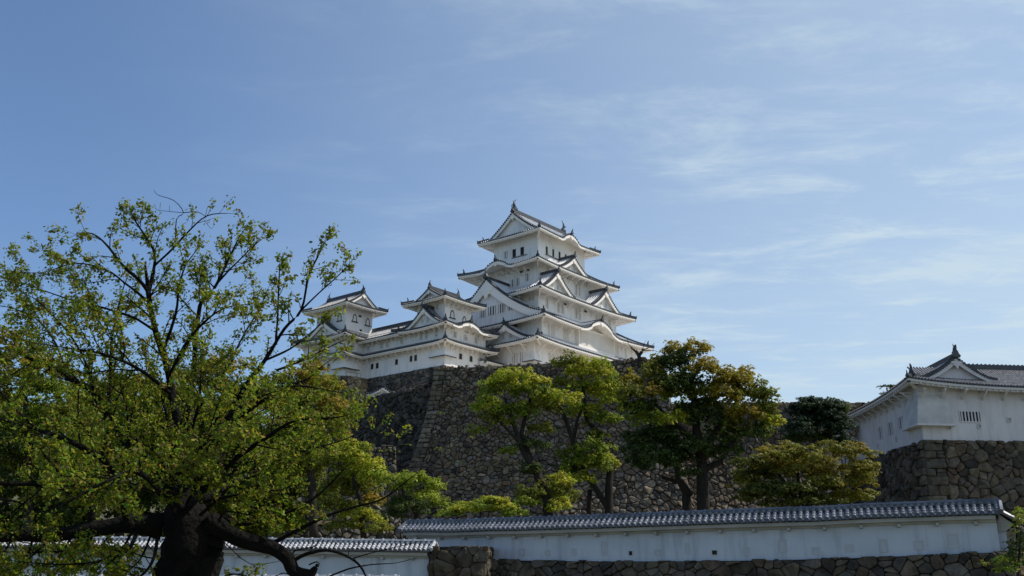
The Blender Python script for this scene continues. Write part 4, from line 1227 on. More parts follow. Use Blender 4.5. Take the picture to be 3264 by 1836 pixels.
# ------------------------------------------------------------------ front plaster walls with tiled roofs
FRT = Style('tile_blue', 'tile_shine', 'tile_blue', 0.30, 0.19, 0.10, 0.12)
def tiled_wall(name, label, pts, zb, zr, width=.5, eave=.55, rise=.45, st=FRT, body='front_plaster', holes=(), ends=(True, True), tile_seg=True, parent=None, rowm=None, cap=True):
    """pts: plan polyline; zb, zr: base and ridge heights at each point"""
    pts = [np.array(p, float) for p in pts]
    seg = [np.linalg.norm(b-a) for a, b in zip(pts[:-1], pts[1:])]; cum = [0]
    for q in seg: cum.append(cum[-1]+q)
    T = cum[-1]
    def loc(s):
        s = min(max(s, 0), T-1e-6)
        for i in range(len(seg)):
            if s <= cum[i+1]+1e-9: break
        t = (s-cum[i])/seg[i]; d = (pts[i+1]-pts[i])/seg[i]
        return pts[i]+(pts[i+1]-pts[i])*t, d, zb[i]+(zb[i+1]-zb[i])*t, zr[i]+(zr[i+1]-zr[i])*t
    def Q(s, y, dz, ref='r'):                      # y>0 towards the viewer side
        p, d, b, r = loc(s); n = np.array([d[1], -d[0]])
        q = p+n*y
        if s < 0: q = q+d*s
        if s > T: q = q+d*(s-T)
        wob = .035*mn.noise(Vector((s*.45, 7.0, T)))+.012*mn.noise(Vector((s*2.3, 3.0, T))) if ref == 'r' else 0
        return (q[0], q[1], (r if ref == 'r' else b)+dz+wob)
    o, d0, b0, r0 = loc(T/2)
    root = empty(name, (o[0], o[1], b0), label, 'plaster wall')
    mb = MB(); n = max(2, int(T/1.5)); top = -(rise+.02)
    g = [[Q(T*i/n, width/2, -.1, 'b'), Q(T*i/n, width/2, top), Q(T*i/n, -width/2, top), Q(T*i/n, -width/2, -.1, 'b')] for i in range(n+1)]
    mb.grid(g)
    for e in (0, T): mb.add([Q(e, width/2, -.1, 'b'), Q(e, width/2, top), Q(e, -width/2, top), Q(e, -width/2, -.1, 'b')], [(0, 1, 2, 3)])
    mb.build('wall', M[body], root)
    # eave board, beams
    mb = MB()
    W = width/2+eave
    for sg in (1, -1):
        g = [[Q(T*i/n, sg*(W-.12), -rise-.06), Q(T*i/n, sg*(W-.14), -rise-.22), Q(T*i/n, sg*(width/2+.16), -rise-.20), Q(T*i/n, sg*(width/2+.14), -rise-.34), Q(T*i/n, sg*width/2, -rise-.35)] for i in range(n+1)]
        mb.grid(g)
    for e in (-.12, T+.12):                        # white gable ends
        mb.add([Q(e, W-.2, -rise-.05), Q(e, 0, -.05), Q(e, -(W-.2), -rise-.05), Q(e, -width/2, -rise-.34), Q(e, width/2, -rise-.34)], [(0, 1, 2, 3, 4)])
    m = int(T/1.6)
    for i in range(m):
        s = T*(i+.5)/m
        for sg in (1, -1): mb.beam(Q(s, sg*width/2*.9, -rise-.47), Q(s, sg*(width/2+.36), -rise-.44), .13, .13)
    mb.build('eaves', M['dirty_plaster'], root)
    # tiles: stepped courses and round rows
    tl = MB(); e0, e1 = -.25 if ends[0] else 0, T+.25 if ends[1] else T
    nr = int((e1-e0)/st.pitch); K = 4
    for sg in (1, -1):
        for i in range(nr):
            a = e0+(e1-e0)*i/nr; b = e0+(e1-e0)*(i+1)/nr; c = (a+b)/2
            for k in range(K):
                y0, y1 = W*(1-k/K), W*(1-(k+1)/K)
                h = lambda y: -rise*(0.15*(y/W)**2+.85*(y/W))
                z0, z1 = h(y0)+.018, h(y1)
                tl.add([Q(a, sg*y0, z0), Q(b, sg*y0, z0), Q(b, sg*y1, z1), Q(a, sg*y1, z1), Q(a, sg*y0, z0-.04), Q(b, sg*y0, z0-.04)], [(0, 1, 2, 3), (4, 5, 1, 0)], 0)
                r0_, r1_ = st.rw/2*1.02, st.rw/2*.96
                A, B = [], []
                for q in range(6):
                    t = math.pi*q/5
                    A.append(Q(c-r0_*math.cos(t), sg*y0, z0+st.rh*math.sin(t)+.012)); B.append(Q(c-r1_*math.cos(t), sg*y1, z1+st.rh*.97*math.sin(t)))
                tl.grid([A, B], 1)
                tl.add([Q(c-r0_, sg*y0, z0-.02)]+A+[Q(c+r0_, sg*y0, z0-.02)], [tuple(range(8))], 1)
            z0 = -rise+.035
            ring = [(c+st.rw*.55*math.cos(t), z0+.015+st.rw*.55*math.sin(t)) for t in [math.pi/4*q for q in range(8)]]
            tl.prism([Q(p[0], sg*(W+.05), p[1]) for p in ring], [Q(p[0], sg*(W-.06), p[1]) for p in ring], 2)
    t = tl.build('roof', [M[st.pan], M[rowm or st.row], M[st.end]], root)
    rd = MB(); m = max(2, int(T/.9))
    S_ = [e0+(e1-e0)*i/m for i in range(m+1)]
    for a, b in zip(S_[:-1], S_[1:]):
        rd.prism([Q(a, .17, -.04), Q(a, .17, .12), Q(a, -.17, .12), Q(a, -.17, -.04)], [Q(b, .17, -.04), Q(b, .17, .12), Q(b, -.17, .12), Q(b, -.17, -.04)], 0)
        rd.prism([Q(a, .11, .121), Q(a, .07, .20), Q(a, -.07, .20), Q(a, -.11, .121)], [Q(b, .11, .121), Q(b, .07, .20), Q(b, -.07, .20), Q(b, -.11, .121)], 1)
    i = 0; s = e0+.15
    while s < e1-.1:                                # half-moon tiles under the crest and saddle tiles over it
        for sg in (1, -1):
            ring = [(s+.085*math.cos(t), .035+.075*math.sin(t)) for t in [math.pi/4*q for q in range(8)]]
            rd.prism([Q(p[0], sg*.20, p[1]) for p in ring], [Q(p[0], sg*.16, p[1]) for p in ring], 1)
        if i % 2 == 0: rd.prism([Q(s-.04, .13, .12), Q(s-.04, .08, .235), Q(s-.04, -.08, .235), Q(s-.04, -.13, .12)], [Q(s+.04, .13, .12), Q(s+.04, .08, .235), Q(s+.04, -.08, .235), Q(s+.04, -.13, .12)], 1)
        s += .29; i += 1
    for e, on, d in ((e0, ends[0], -1), (e1, ends[1], 1)):
        if not on: continue
        for sg in (1, -1):                          # verge tiles
            rd.tube([Q(e, sg*.1, .05), Q(e, sg*W*.6, -rise*.55+.08), Q(e, sg*(W+.04), -rise+.1)], [.10, .10, .11], 6, 1)
    rd.build('ridge', [M[st.pan], M[rowm or st.row]], t)
    for (s, z0, w, h, dark) in holes:
        mb = MB()
        def ringq(x0, x1, za, zb_, y): return [Q(x0, y, za, 'b'), Q(x1, y, za, 'b'), Q(x1, y, zb_, 'b'), Q(x0, y, zb_, 'b')]
        f = .035; y0 = width/2+.004; y1 = width/2+.03
        for (xa, xb, za, zc) in ((s-w/2-f, s-w/2, z0, z0+h), (s+w/2, s+w/2+f, z0, z0+h), (s-w/2-f, s+w/2+f, z0-f, z0), (s-w/2-f, s+w/2+f, z0+h, z0+h+f)):
            mb.prism(ringq(xa, xb, za, zc, y0), ringq(xa, xb, za, zc, y1))
        o = mb.build('loophole', M['bay_plaster'], root)
        p = MB(); p.prism(ringq(s-w/2, s+w/2, z0, z0+h, y0-.002), ringq(s-w/2, s+w/2, z0, z0+h, y0+.004)); p.build('pane', M['black' if dark else 'loop_lid'], o)
    return root
FX = [(1310, 57.0, 1655), (1555, 54.3, 1650), (1900, 51.0, 1638), (2200, 48.6, 1626), (2450, 47.0, 1616), (2700, 45.6, 1606), (2900, 44.6, 1597), (3060, 43.8, 1591), (3165, 43.2, 1588)]
BY = [1783, 1783, 1788, 1787, 1784, 1777, 1769, 1762, 1756]
fp, fzr, fzb = [], [], []
for (x, Y, yr), yb in zip(FX, BY):
    p = at(x, yr+3, Y); fp.append((p[0], p[1])); fzr.append(p[2]-.18); fzb.append(at(x, yb, Y)[2])
def s_of(px, py):
    """distance along the wall seen at this pixel, and height above its base"""
    best = None; acc = 0
    for i in range(len(fp)-1):
        L = math.dist(fp[i], fp[i+1])
        for k in range(60):
            t = k/60; Y = fp[i][1]+(fp[i+1][1]-fp[i][1])*t-.25; q = at(px, py, Y); X = fp[i][0]+(fp[i+1][0]-fp[i][0])*t
            e = abs(q[0]-X)
            if best is None or e < best[0]: best = (e, acc+L*t, q[2]-(fzb[i]+(fzb[i+1]-fzb[i])*t))
        acc += L
    return best[1], best[2]
HL = [(1592, 1770, .2, .25, 0), (1671, 1768, .3, .28, 0), (1751, 1769, .22, .25, 0), (1838, 1768, .22, .3, 0), (1934, 1768, .26, .62, 0), (2018, 1770, .18, .2, 1), (2103, 1768, .24, .22, 0), (2197, 1765, .2, .5, 0), (2287, 1768, .24, .2, 1),
      (2389, 1767, .26, .32, 0), (2504, 1757, .3, .5, 0), (2608, 1765, .26, .26, 0), (2714, 1756, .30, .28, 0), (2827, 1758, .28, .52, 0), (2939, 1749, .34, .32, 0), (3048, 1743, .34, .55, 0)]
holes = []
for (x, y, w, h, dk) in HL:
    s, z = s_of(x, y); holes.append((s, max(.12, z), w, h, dk))
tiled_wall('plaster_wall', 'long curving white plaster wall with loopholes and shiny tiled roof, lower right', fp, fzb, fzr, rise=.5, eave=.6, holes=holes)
# stone footing of that wall
def front_base():
    segs = []
    off = .45
    f2 = []
    for i, p in enumerate(fp):
        a = np.array(fp[max(0, i-1)]); b = np.array(fp[min(len(fp)-1, i+1)]); d = (b-a)/np.linalg.norm(b-a); f2.append(np.array(p)+np.array([d[1], -d[0]])*off)
    f2[-1] = f2[-1]+np.array([.5, -.3])
    LL = [0]
    for a, b in zip(f2[:-1], f2[1:]): LL.append(LL[-1]+np.linalg.norm(b-a))
    def P(s, h, out):
        s_ = min(max(s, 0), LL[-1]-1e-6)
        i = max(k for k in range(len(f2)-1) if LL[k] <= s_+1e-9); t = (s_-LL[i])/(LL[i+1]-LL[i]); d = (f2[i+1]-f2[i])/(LL[i+1]-LL[i]); n = np.array([d[1], -d[0]])
        zt = (fzb[i]+(fzb[i+1]-fzb[i])*t)
        if s > s_: extra = d*(s-s_)
        else: extra = d*min(0, s)
        z = zt*(h/2.4)
        c = 1-h/2.4
        q = f2[i]+(f2[i+1]-f2[i])*t+extra+n*(.5*c+out)
        return (q[0], q[1], z)
    def f(mb):
        stones(mb, LL[-1], 2.4, P, .74, .52, rng, gap=.018, bulge=.10, tint=(.78, .70, .62), rag=.07, small=.7); backing(mb, LL[-1], 2.36, P, n=60, m=4)
    def top(mb):
        g = []
        for i in range(61):
            s = LL[-1]*i/60
            a = P(s, 2.36, -.05); g.append([a, (a[0]+.1, a[1]+.9, a[2])])
        mb.grid(g, 1)
    end_a = P(LL[-1], 0, 0)
    E0 = f2[-1]; d = np.array([.55, .83])
    Pe, Le, He = batter_map(E0, E0+d*9, fzb[-1], 0, .5)
    def f3(mb): stones(mb, Le, He, Pe, .8, .6, rng, gap=.03, bulge=.13, tint=(1.0, .84, .68), rag=.05); backing(mb, Le, He, Pe)
    segs += [f, top, f3]
    stone_wall('stone_footing', 'low brown stone footing running under the long curving plaster wall', segs)
front_base()
# stone pier that closes the left end, in front of the wall
def pier():
    a = at(1376, 1740, 51.5); b = at(1552, 1736, 51.2); segs = []
    zt = a[2]
    for A, B in ((a[:2], b[:2]), (b[:2], b[:2]+np.array([.3, 4.0])), (a[:2]+np.array([-.2, 4.0]), a[:2])):
        P, L, H = batter_map(A, B, zt, 0, .12)
        def f(mb, P=P, L=L, H=H): stones(mb, L, H, P, .8, .62, rng, gap=.016, bulge=.07, tint=(.66, .59, .51), small=.5); backing(mb, L, H*.99, P)
        segs.append(f)
    def top(mb): mb.add([(a[0], a[1]+.05, zt-.1), (b[0], b[1]+.05, zt-.1), (b[0]+.3, b[1]+4, zt-.1), (a[0]-.2, a[1]+4, zt-.1)], [(0, 1, 2, 3)], 1)
    segs.append(top)
    stone_wall('stone_pier', 'square brown stone pier between the two plaster walls', segs, cat='stone pier')
pier()
# left wall (older whitish tiles), nearer low wall whose crest just shows at the bottom, return wall at the far right
LT = Style('tile_old', 'tile_shine', 'tile_old', 0.26, 0.17, 0.09, 0.12)
M['tile_pale'] = mat('pale_weathered_tile', (0.42, 0.42, 0.44), 0.6, 0.4, 0.4, 5.0)
lp, lzr, lzb = [], [], []
for x, Y, yr in ((-260, 58, 1712), (300, 56, 1713), (800, 54, 1716), (1372, 52.2, 1722)):
    p = at(x, yr, Y); lp.append((p[0], p[1])); lzr.append(p[2]-.15); lzb.append(.3)
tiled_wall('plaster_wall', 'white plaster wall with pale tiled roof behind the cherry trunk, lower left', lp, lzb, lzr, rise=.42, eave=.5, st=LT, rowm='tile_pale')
np_, nz_, nb_ = [], [], []
for x, Y in ((-100, 44.5), (600, 43.5), (1255, 42.5)):
    p = at(x, 1836, Y); np_.append((p[0], p[1])); nz_.append(p[2]-.16); nb_.append(-.6)
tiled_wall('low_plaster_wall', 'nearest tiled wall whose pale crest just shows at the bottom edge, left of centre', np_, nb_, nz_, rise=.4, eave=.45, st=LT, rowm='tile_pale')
e = np.array(fp[-1]); ez = fzr[-1]
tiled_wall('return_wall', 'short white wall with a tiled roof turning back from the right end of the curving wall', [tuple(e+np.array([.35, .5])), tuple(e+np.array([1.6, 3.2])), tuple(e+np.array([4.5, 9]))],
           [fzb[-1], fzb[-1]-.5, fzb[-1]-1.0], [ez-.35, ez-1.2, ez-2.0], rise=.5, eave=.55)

# ------------------------------------------------------------------ foliage
def leaf_mesh(name, cen, nrm, size, cols, mat_, parent=None, fold=0.25, aspect=1.6, label=None, seed=0):
    """many small folded leaf faces.  cen (n,3), nrm (n,3) rough facing, size (n,), cols (n,3)"""
    r = np.random.RandomState(seed); n = len(cen)
    nrm = nrm/np.maximum(1e-6, np.linalg.norm(nrm, axis=1))[:, None]
    a = r.normal(size=(n, 3)); a -= (a*nrm).sum(1)[:, None]*nrm; a /= np.maximum(1e-6, np.linalg.norm(a, axis=1))[:, None]
    b = np.cross(nrm, a)
    L = size[:, None]*aspect/2; Wd = size[:, None]/2
    p0 = cen-a*L; p2 = cen+a*L; p1 = cen+b*Wd-nrm*fold*Wd+a*L*.1; p3 = cen-b*Wd-nrm*fold*Wd+a*L*.1
    V = np.stack([p0, p1, p2, p3], 1).reshape(-1, 3)
    off = parent_world(parent) if parent is not None else np.zeros(3)
    V = V-off
    idx = np.arange(n)*4
    tri = np.stack([idx, idx+1, idx+2, idx, idx+2, idx+3], 1).reshape(-1)
    me = bpy.data.meshes.new(name)
    me.vertices.add(len(V)); me.vertices.foreach_set('co', V.astype(np.float32).ravel())
    me.loops.add(len(tri)); me.loops.foreach_set('vertex_index', tri.astype(np.int32))
    me.polygons.add(n*2); me.polygons.foreach_set('loop_start', (np.arange(n*2)*3).astype(np.int32))
    ca = me.color_attributes.new('Col', 'FLOAT_COLOR', 'CORNER')
    cc = np.repeat(np.concatenate([cols, np.ones((n, 1))], 1), 6, axis=0)
    ca.data.foreach_set('color', cc.astype(np.float32).ravel())
    me.materials.append(mat_); me.update(calc_edges=True)
    o = bpy.data.objects.new(name, me); C.objects.link(o)
    if parent is not None: o.parent = parent
    if label: o['label'] = label
    return o
def lin(c): return np.array(c, float)
def clump_tree(name, label, cat, base, Y, clumps, trunk, cols, leaf=.2, dens=1.0, seed=1, depth=1.0, shell=.55, trunk_m='bark2', sub=14, flat=.8, group=None, thin=1.0):
    """clumps: (px,py,rx,ry[,tone[,dY]]) in photo pixels at distance Y; each becomes a cloud of leafy sprays.  trunk: list of limbs [(px,py,r,dY)..]"""
    R = np.random.RandomState(seed); rr = random.Random(seed)
    b = at(base[0], base[1], Y)
    root = empty(name, (b[0], b[1], base[2]), label, cat, group)
    k = Y*1.02/FPX
    cen, nrm, siz, col = [], [], [], []
    for cl in clumps:
        px, py, rx, ry = cl[:4]; tone = cl[4] if len(cl) > 4 else 0; dY = cl[5] if len(cl) > 5 else R.uniform(-1, 1)*depth
        c0 = at(px, py, Y+dY); Rx, Rz = rx*k*1.04+.10, ry*k*1.05+.12; Ry = (Rx+Rz)/2
        vol = Rx*Rz*4
        ns = max(8, int(sub*vol/4.0*2.2+8))
        tuft_c = cols[tone % len(cols)]
        for q in range(ns):                     # each clump is many small sprays with gaps between
            d = R.normal(size=3); d /= np.linalg.norm(d)
            if d[2] < -.25: d[2] *= -.6
            rad = R.uniform(shell, 1.12)
            sc_ = c0+d*np.array([Rx, Ry, Rz])*rad
            sr = R.choice((R.uniform(.18, .34), R.uniform(.30, .62)))*min(1.0, .45+.22*(Rx+Rz)/2)*thin
            m = int(46*dens*(sr/.5)**2*(.2/leaf)**1.6)
            dd = R.normal(size=(m, 3)); dd /= np.linalg.norm(dd, axis=1)[:, None]
            rr_ = R.uniform(.35, 1.0, size=(m, 1))**.7
            pts = sc_+dd*rr_*np.array([sr*1.15, sr*1.15, sr*flat])
            nn = dd*.6+d*.35+np.array([0, 0, .75])+R.normal(size=(m, 3))*.45
            base_c = lin(tuft_c[R.randint(len(tuft_c))])
            hgt = np.clip(dd[:, 2:3]*rr_*.5+.5, 0, 1)
            cc = base_c[None, :]*(1+R.uniform(-.28, .28, size=(m, 1)))
            cen.append(pts); nrm.append(nn); col.append(cc); siz.append(leaf*R.uniform(.6, 1.25, size=m))
    leaf_mesh('crown', np.concatenate(cen), np.concatenate(nrm), np.concatenate(siz), np.clip(np.concatenate(col), 0, 1), M['leaf'], root, seed=seed)
    mb = MB()
    for limb in trunk:
        P = []; r = []
        for j, (px, py, rad, dY) in enumerate(limb):
            P.append(at(px, py, Y+dY)); r.append(rad*k)
        P[0] = P[0]
        Q_, r_ = [], []
        for i in range(len(P)-1):
            for s in range(4):
                t = s/4; w = mn.noise(Vector((P[i][0]*3+s, P[i][2]*2, i)))*.12*r[i]
                Q_.append(P[i]*(1-t)+P[i+1]*t+np.array([w, w, 0])); r_.append(r[i]*(1-t)+r[i+1]*t)
        Q_.append(P[-1]); r_.append(r[-1])
        mb.tube(Q_, r_, 8)
    if trunk:
        lo = min(mb.v, key=lambda p: p[2])
        mb.build('trunk', M[trunk_m], root, smooth=True)
    return root
# leaf colour families, DARK mostly set low and inside the crowns
GREEN = [(.17, .23, .02), (.20, .26, .022), (.13, .19, .02), (.23, .27, .028)]
LIME = [(.33, .37, .028), (.38, .39, .032), (.26, .33, .022), (.40, .38, .035)]
ORANGE = [(.29, .245, .028), (.32, .25, .03), (.25, .23, .026), (.31, .22, .028)]
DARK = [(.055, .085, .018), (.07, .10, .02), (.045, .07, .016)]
OLIVE = [(.17, .19, .022), (.20, .20, .024), (.14, .165, .02)]
PINEC = [(.028, .052, .024), (.035, .062, .026), (.022, .042, .02)]
FAM = [GREEN, LIME, ORANGE, DARK, OLIVE]
# bright camphor in front of the tall wall, left one
clump_tree('camphor_tree', 'slender bright green tree against the tall wall, leaning trunk, left of the pair', 'tree', (1752, 1660, 2.6), 76,
    [(1638, 1217, 92, 34, 1), (1590, 1250, 50, 30, 0), (1557, 1303, 56, 30, 1), (1521, 1374, 30, 18, 0), (1648, 1318, 60, 30, 0), (1786, 1275, 60, 36, 1), (1700, 1255, 60, 34, 0), (1710, 1300, 70, 30, 4),
     (1720, 1374, 44, 30, 4), (1699, 1425, 50, 30, 3), (1623, 1440, 32, 16, 0), (1600, 1350, 36, 20, 4), (1735, 1582, 88, 46, 4), (1780, 1618, 40, 26, 1), (1680, 1610, 40, 24, 0), (1790, 1540, 40, 30, 1), (1690, 1500, 40, 20, 3), (1560, 1330, 40, 16, 4)],
    [[(1752, 1700, 17, 0), (1745, 1600, 15, 0), (1712, 1510, 13, 0), (1668, 1440, 10, 0), (1640, 1360, 7, 0), (1610, 1270, 4, 0)], [(1700, 1490, 9, 0), (1662, 1380, 7, .5), (1690, 1270, 4, .5)], [(1655, 1410, 6, 0), (1580, 1330, 4, -.3), (1540, 1310, 2, -.3)]],
    FAM, leaf=.16, seed=11, depth=1.2, sub=13)
clump_tree('camphor_tree', 'taller yellow-green tree against the tall wall with forked dark trunks, right of the pair', 'tree', (1938, 1660, 2.6), 80,
    [(1811, 1161, 50, 34, 4), (1850, 1190, 50, 30, 1), (1887, 1185, 62, 42, 1), (1923, 1250, 62, 46, 1), (1840, 1240, 50, 34, 0), (1852, 1313, 50, 34, 1), (1912, 1340, 45, 32, 0), (1955, 1285, 34, 46, 1), (1800, 1230, 40, 26, 4),
     (1892, 1430, 56, 30, 0), (1862, 1486, 76, 46, 0), (1912, 1480, 46, 42, 1), (1850, 1530, 40, 22, 1), (1820, 1450, 40, 34, 4), (1900, 1390, 30, 20, 4), (1960, 1340, 22, 30, 0), (1800, 1500, 36, 30, 3)],
    [[(1942, 1700, 14, 0), (1940, 1560, 12, 0), (1946, 1480, 10, 0)], [(1938, 1620, 10, 0), (1900, 1560, 9, 0), (1850, 1480, 8, 0), (1825, 1400, 8, 0), (1800, 1330, 7, 0), (1780, 1290, 4, 0)], [(1905, 1450, 8, .5), (1908, 1380, 8, .5), (1870, 1340, 7, .5), (1858, 1240, 5, .5), (1850, 1180, 3, .5)],
     [(1825, 1420, 6, 0), (1840, 1340, 5, 0), (1860, 1290, 3, 0)], [(1876, 1700, 9, .5), (1878, 1640, 9, .5), (1880, 1560, 7, .5)]],
    FAM, leaf=.16, seed=12, depth=1.2, sub=13)
# the big dark camphor
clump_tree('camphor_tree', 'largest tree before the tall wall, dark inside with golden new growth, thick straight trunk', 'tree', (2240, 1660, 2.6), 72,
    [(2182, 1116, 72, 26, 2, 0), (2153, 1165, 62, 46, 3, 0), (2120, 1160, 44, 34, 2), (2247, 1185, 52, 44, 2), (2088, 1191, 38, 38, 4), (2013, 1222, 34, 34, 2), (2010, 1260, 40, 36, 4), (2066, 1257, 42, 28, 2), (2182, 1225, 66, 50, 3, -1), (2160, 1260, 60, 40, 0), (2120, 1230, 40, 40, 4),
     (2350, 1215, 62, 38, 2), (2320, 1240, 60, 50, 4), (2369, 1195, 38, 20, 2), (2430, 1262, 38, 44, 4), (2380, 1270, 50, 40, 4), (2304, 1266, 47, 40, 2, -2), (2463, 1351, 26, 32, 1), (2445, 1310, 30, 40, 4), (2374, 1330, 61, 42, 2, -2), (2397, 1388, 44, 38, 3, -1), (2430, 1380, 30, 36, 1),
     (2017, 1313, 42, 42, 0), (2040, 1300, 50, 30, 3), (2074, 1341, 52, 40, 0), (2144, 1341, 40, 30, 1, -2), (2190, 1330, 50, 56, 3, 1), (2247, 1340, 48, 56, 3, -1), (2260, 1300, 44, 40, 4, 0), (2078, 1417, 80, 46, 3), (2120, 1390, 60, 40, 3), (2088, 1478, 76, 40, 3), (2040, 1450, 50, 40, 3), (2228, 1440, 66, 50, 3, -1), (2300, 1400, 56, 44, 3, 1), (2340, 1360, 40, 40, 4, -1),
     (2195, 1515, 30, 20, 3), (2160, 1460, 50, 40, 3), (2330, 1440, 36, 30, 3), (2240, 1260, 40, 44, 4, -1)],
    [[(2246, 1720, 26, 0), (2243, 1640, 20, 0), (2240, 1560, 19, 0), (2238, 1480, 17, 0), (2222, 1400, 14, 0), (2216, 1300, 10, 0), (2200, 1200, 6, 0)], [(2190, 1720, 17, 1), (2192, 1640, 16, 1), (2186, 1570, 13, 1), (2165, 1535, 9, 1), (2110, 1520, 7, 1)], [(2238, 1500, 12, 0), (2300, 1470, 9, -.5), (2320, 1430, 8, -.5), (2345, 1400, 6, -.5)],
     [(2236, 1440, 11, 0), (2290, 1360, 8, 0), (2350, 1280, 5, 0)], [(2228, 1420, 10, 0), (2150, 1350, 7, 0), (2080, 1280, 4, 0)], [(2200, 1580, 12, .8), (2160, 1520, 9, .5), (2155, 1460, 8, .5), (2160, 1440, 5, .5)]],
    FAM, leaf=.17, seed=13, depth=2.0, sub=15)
# bare twigs showing above its crown
def twigs(name, label, pts_list, Y, parent=None, m='bark2', cat='bare tree', base=None):
    mb = MB()
    for L in pts_list:
        P = [at(p[0], p[1], Y+(p[3] if len(p) > 3 else 0)) for p in L]; mb.tube(P, [p[2]*Y/FPX for p in L], 5)
    a = base if base is not None else at(pts_list[0][0][0], pts_list[0][0][1], Y)
    o = mb.build(name, M[m], None)
    o.data.transform(Matrix.Translation((-a[0], -a[1], -a[2]))); o.location = a
    return tag(o, label, cat)
rt = random.Random(3)
tw = [[(2040, 1150, 7), (2036, 1132, 6.5), (2026, 1118, 5)], [(2036, 1134, 6), (2046, 1122, 5.5), (2049, 1114, 5)], [(2026, 1120, 3.5), (2014, 1112, 1.5), (2008, 1102, .8)], [(2048, 1116, 2.5), (2070, 1108, 1.2), (2086, 1094, .7)],
      [(2026, 1118, 1.5), (2004, 1098, .8), (1998, 1080, .6)], [(2048, 1116, 1.5), (2052, 1096, .8), (2060, 1084, .5)], [(2049, 1118, 1.5), (2080, 1116, .8), (2100, 1122, .5)]]
twigs('pruned_tree', 'small bare pruned tree standing on the wall top at the keep corner', tw, 114)
# round pine
clump_tree('pine_tree', 'round dark green pine between the big camphor and the turret', 'tree', (2600, 1560, 3.0), 84,
    [(2604, 1300, 80, 34, 0), (2560, 1310, 50, 34, 1), (2650, 1310, 54, 40, 2), (2604, 1350, 90, 44, 1), (2545, 1370, 40, 40, 0), (2665, 1370, 46, 44, 0), (2600, 1400, 90, 30, 2), (2690, 1410, 30, 24, 1), (2540, 1405, 34, 20, 2), (2640, 1330, 40, 40, 0), (2580, 1290, 40, 20, 1)],
    [[(2600, 1640, 12, 0), (2598, 1540, 11, 0), (2600, 1430, 10, 0), (2602, 1350, 6, 0)], [(2600, 1430, 6, 0), (2650, 1390, 4, 0)], [(2600, 1420, 6, 0), (2555, 1380, 4, 0)]],
    [PINEC, PINEC, DARK], leaf=.13, seed=14, depth=2.0, sub=17, shell=.3, flat=.55)
# rusty maple
clump_tree('maple_tree', 'broad low golden-olive maple in front of the round pine and the turret base', 'tree', (2560, 1680, 2.6), 64,
    [(2487, 1438, 56, 24, 0), (2540, 1460, 60, 40, 1), (2440, 1470, 56, 34, 0), (2383, 1478, 44, 26, 2), (2400, 1520, 60, 30, 2), (2380, 1545, 44, 28, 1), (2480, 1500, 80, 40, 0), (2560, 1510, 76, 44, 0), (2600, 1480, 44, 30, 0), (2640, 1500, 60, 40, 0), (2660, 1440, 50, 26, 1), (2721, 1450, 62, 32, 0),
     (2750, 1500, 40, 40, 0), (2754, 1540, 38, 46, 0), (2700, 1540, 66, 44, 1), (2620, 1560, 80, 40, 1), (2520, 1570, 80, 40, 2), (2440, 1580, 80, 34, 2), (2700, 1590, 70, 26, 1), (2600, 1605, 80, 20, 2), (2390, 1590, 40, 20, 1), (2480, 1610, 60, 18, 2), (2760, 1580, 24, 22, 1)],
    [[(2560, 1700, 12, 0), (2556, 1620, 10, 0), (2520, 1560, 7, 0), (2470, 1500, 4, 0)], [(2560, 1640, 8, 0), (2600, 1560, 6, 0), (2660, 1500, 4, 0)], [(2556, 1610, 7, 0), (2545, 1540, 5, 0), (2540, 1470, 3, 0)], [(2540, 1600, 6, 0), (2450, 1560, 4, 0), (2400, 1530, 2, 0)]],
    [[(.25, .215, .03), (.22, .205, .028), (.27, .21, .032), (.20, .19, .028)], [(.20, .195, .026), (.18, .185, .024), (.22, .20, .028)], [(.10, .115, .02), (.085, .10, .018)]], leaf=.13, seed=15, depth=1.8, sub=17, flat=.5)
# tiny cloud pine over the turret eave
clump_tree('pine_tree', 'tiny layered pine silhouetted above the turret eave', 'tree', (2832, 1330, 18.6), 112,
    [(2822, 1236, 22, 6, 0, 0), (2842, 1232, 15, 5, 0, 0), (2814, 1256, 15, 5, 0, 0), (2846, 1250, 12, 5, 1, 0), (2830, 1262, 12, 5, 0, 0)],
    [[(2834, 1300, 4, 0), (2832, 1262, 3, 0), (2826, 1236, 2, 0)], [(2832, 1262, 2, 0), (2812, 1256, 1.5, 0)], [(2830, 1250, 2, 0), (2846, 1246, 1.2, 0)]], [DARK, DARK], leaf=.13, seed=16, depth=.2, sub=30, thin=.62, flat=.5, trunk_m='bark')
# shrubs and trees left of the tall wall's foot
clump_tree('young_maple', 'fresh bright green maple crowding over the left end of the front wall', 'tree', (1330, 1680, 2.4), 66,
    [(1330, 1530, 66, 26, 0), (1385, 1560, 40, 30, 0), (1280, 1560, 50, 30, 1), (1350, 1590, 66, 26, 0), (1405, 1610, 44, 22, 1), (1240, 1530, 30, 30, 1), (1300, 1625, 60, 26, 2), (1250, 1640, 40, 26, 2), (1270, 1600, 40, 30, 2)],
    [[(1330, 1700, 8, 0), (1325, 1620, 7, 0), (1350, 1550, 4, 0)], [(1325, 1640, 5, 0), (1280, 1560, 3, 0)]],
    [[(.23, .30, .025), (.28, .33, .03)], GREEN, DARK], leaf=.12, seed=17, depth=1.2, sub=12, flat=.75, shell=.3)
clump_tree('low_shrub', 'low spreading lime green shrub showing just above the front wall ridge', 'shrub', (1530, 1680, 2.3), 62,
    [(1480, 1625, 50, 20, 0), (1540, 1622, 50, 22, 1), (1600, 1622, 44, 22, 0), (1430, 1640, 40, 14, 1), (1570, 1600, 36, 14, 0), (1640, 1640, 36, 16, 1)], [[(1530, 1690, 5, 0), (1532, 1630, 3, 0)]],
    [LIME, GREEN], leaf=.11, seed=18, depth=.5, sub=18, flat=.5)
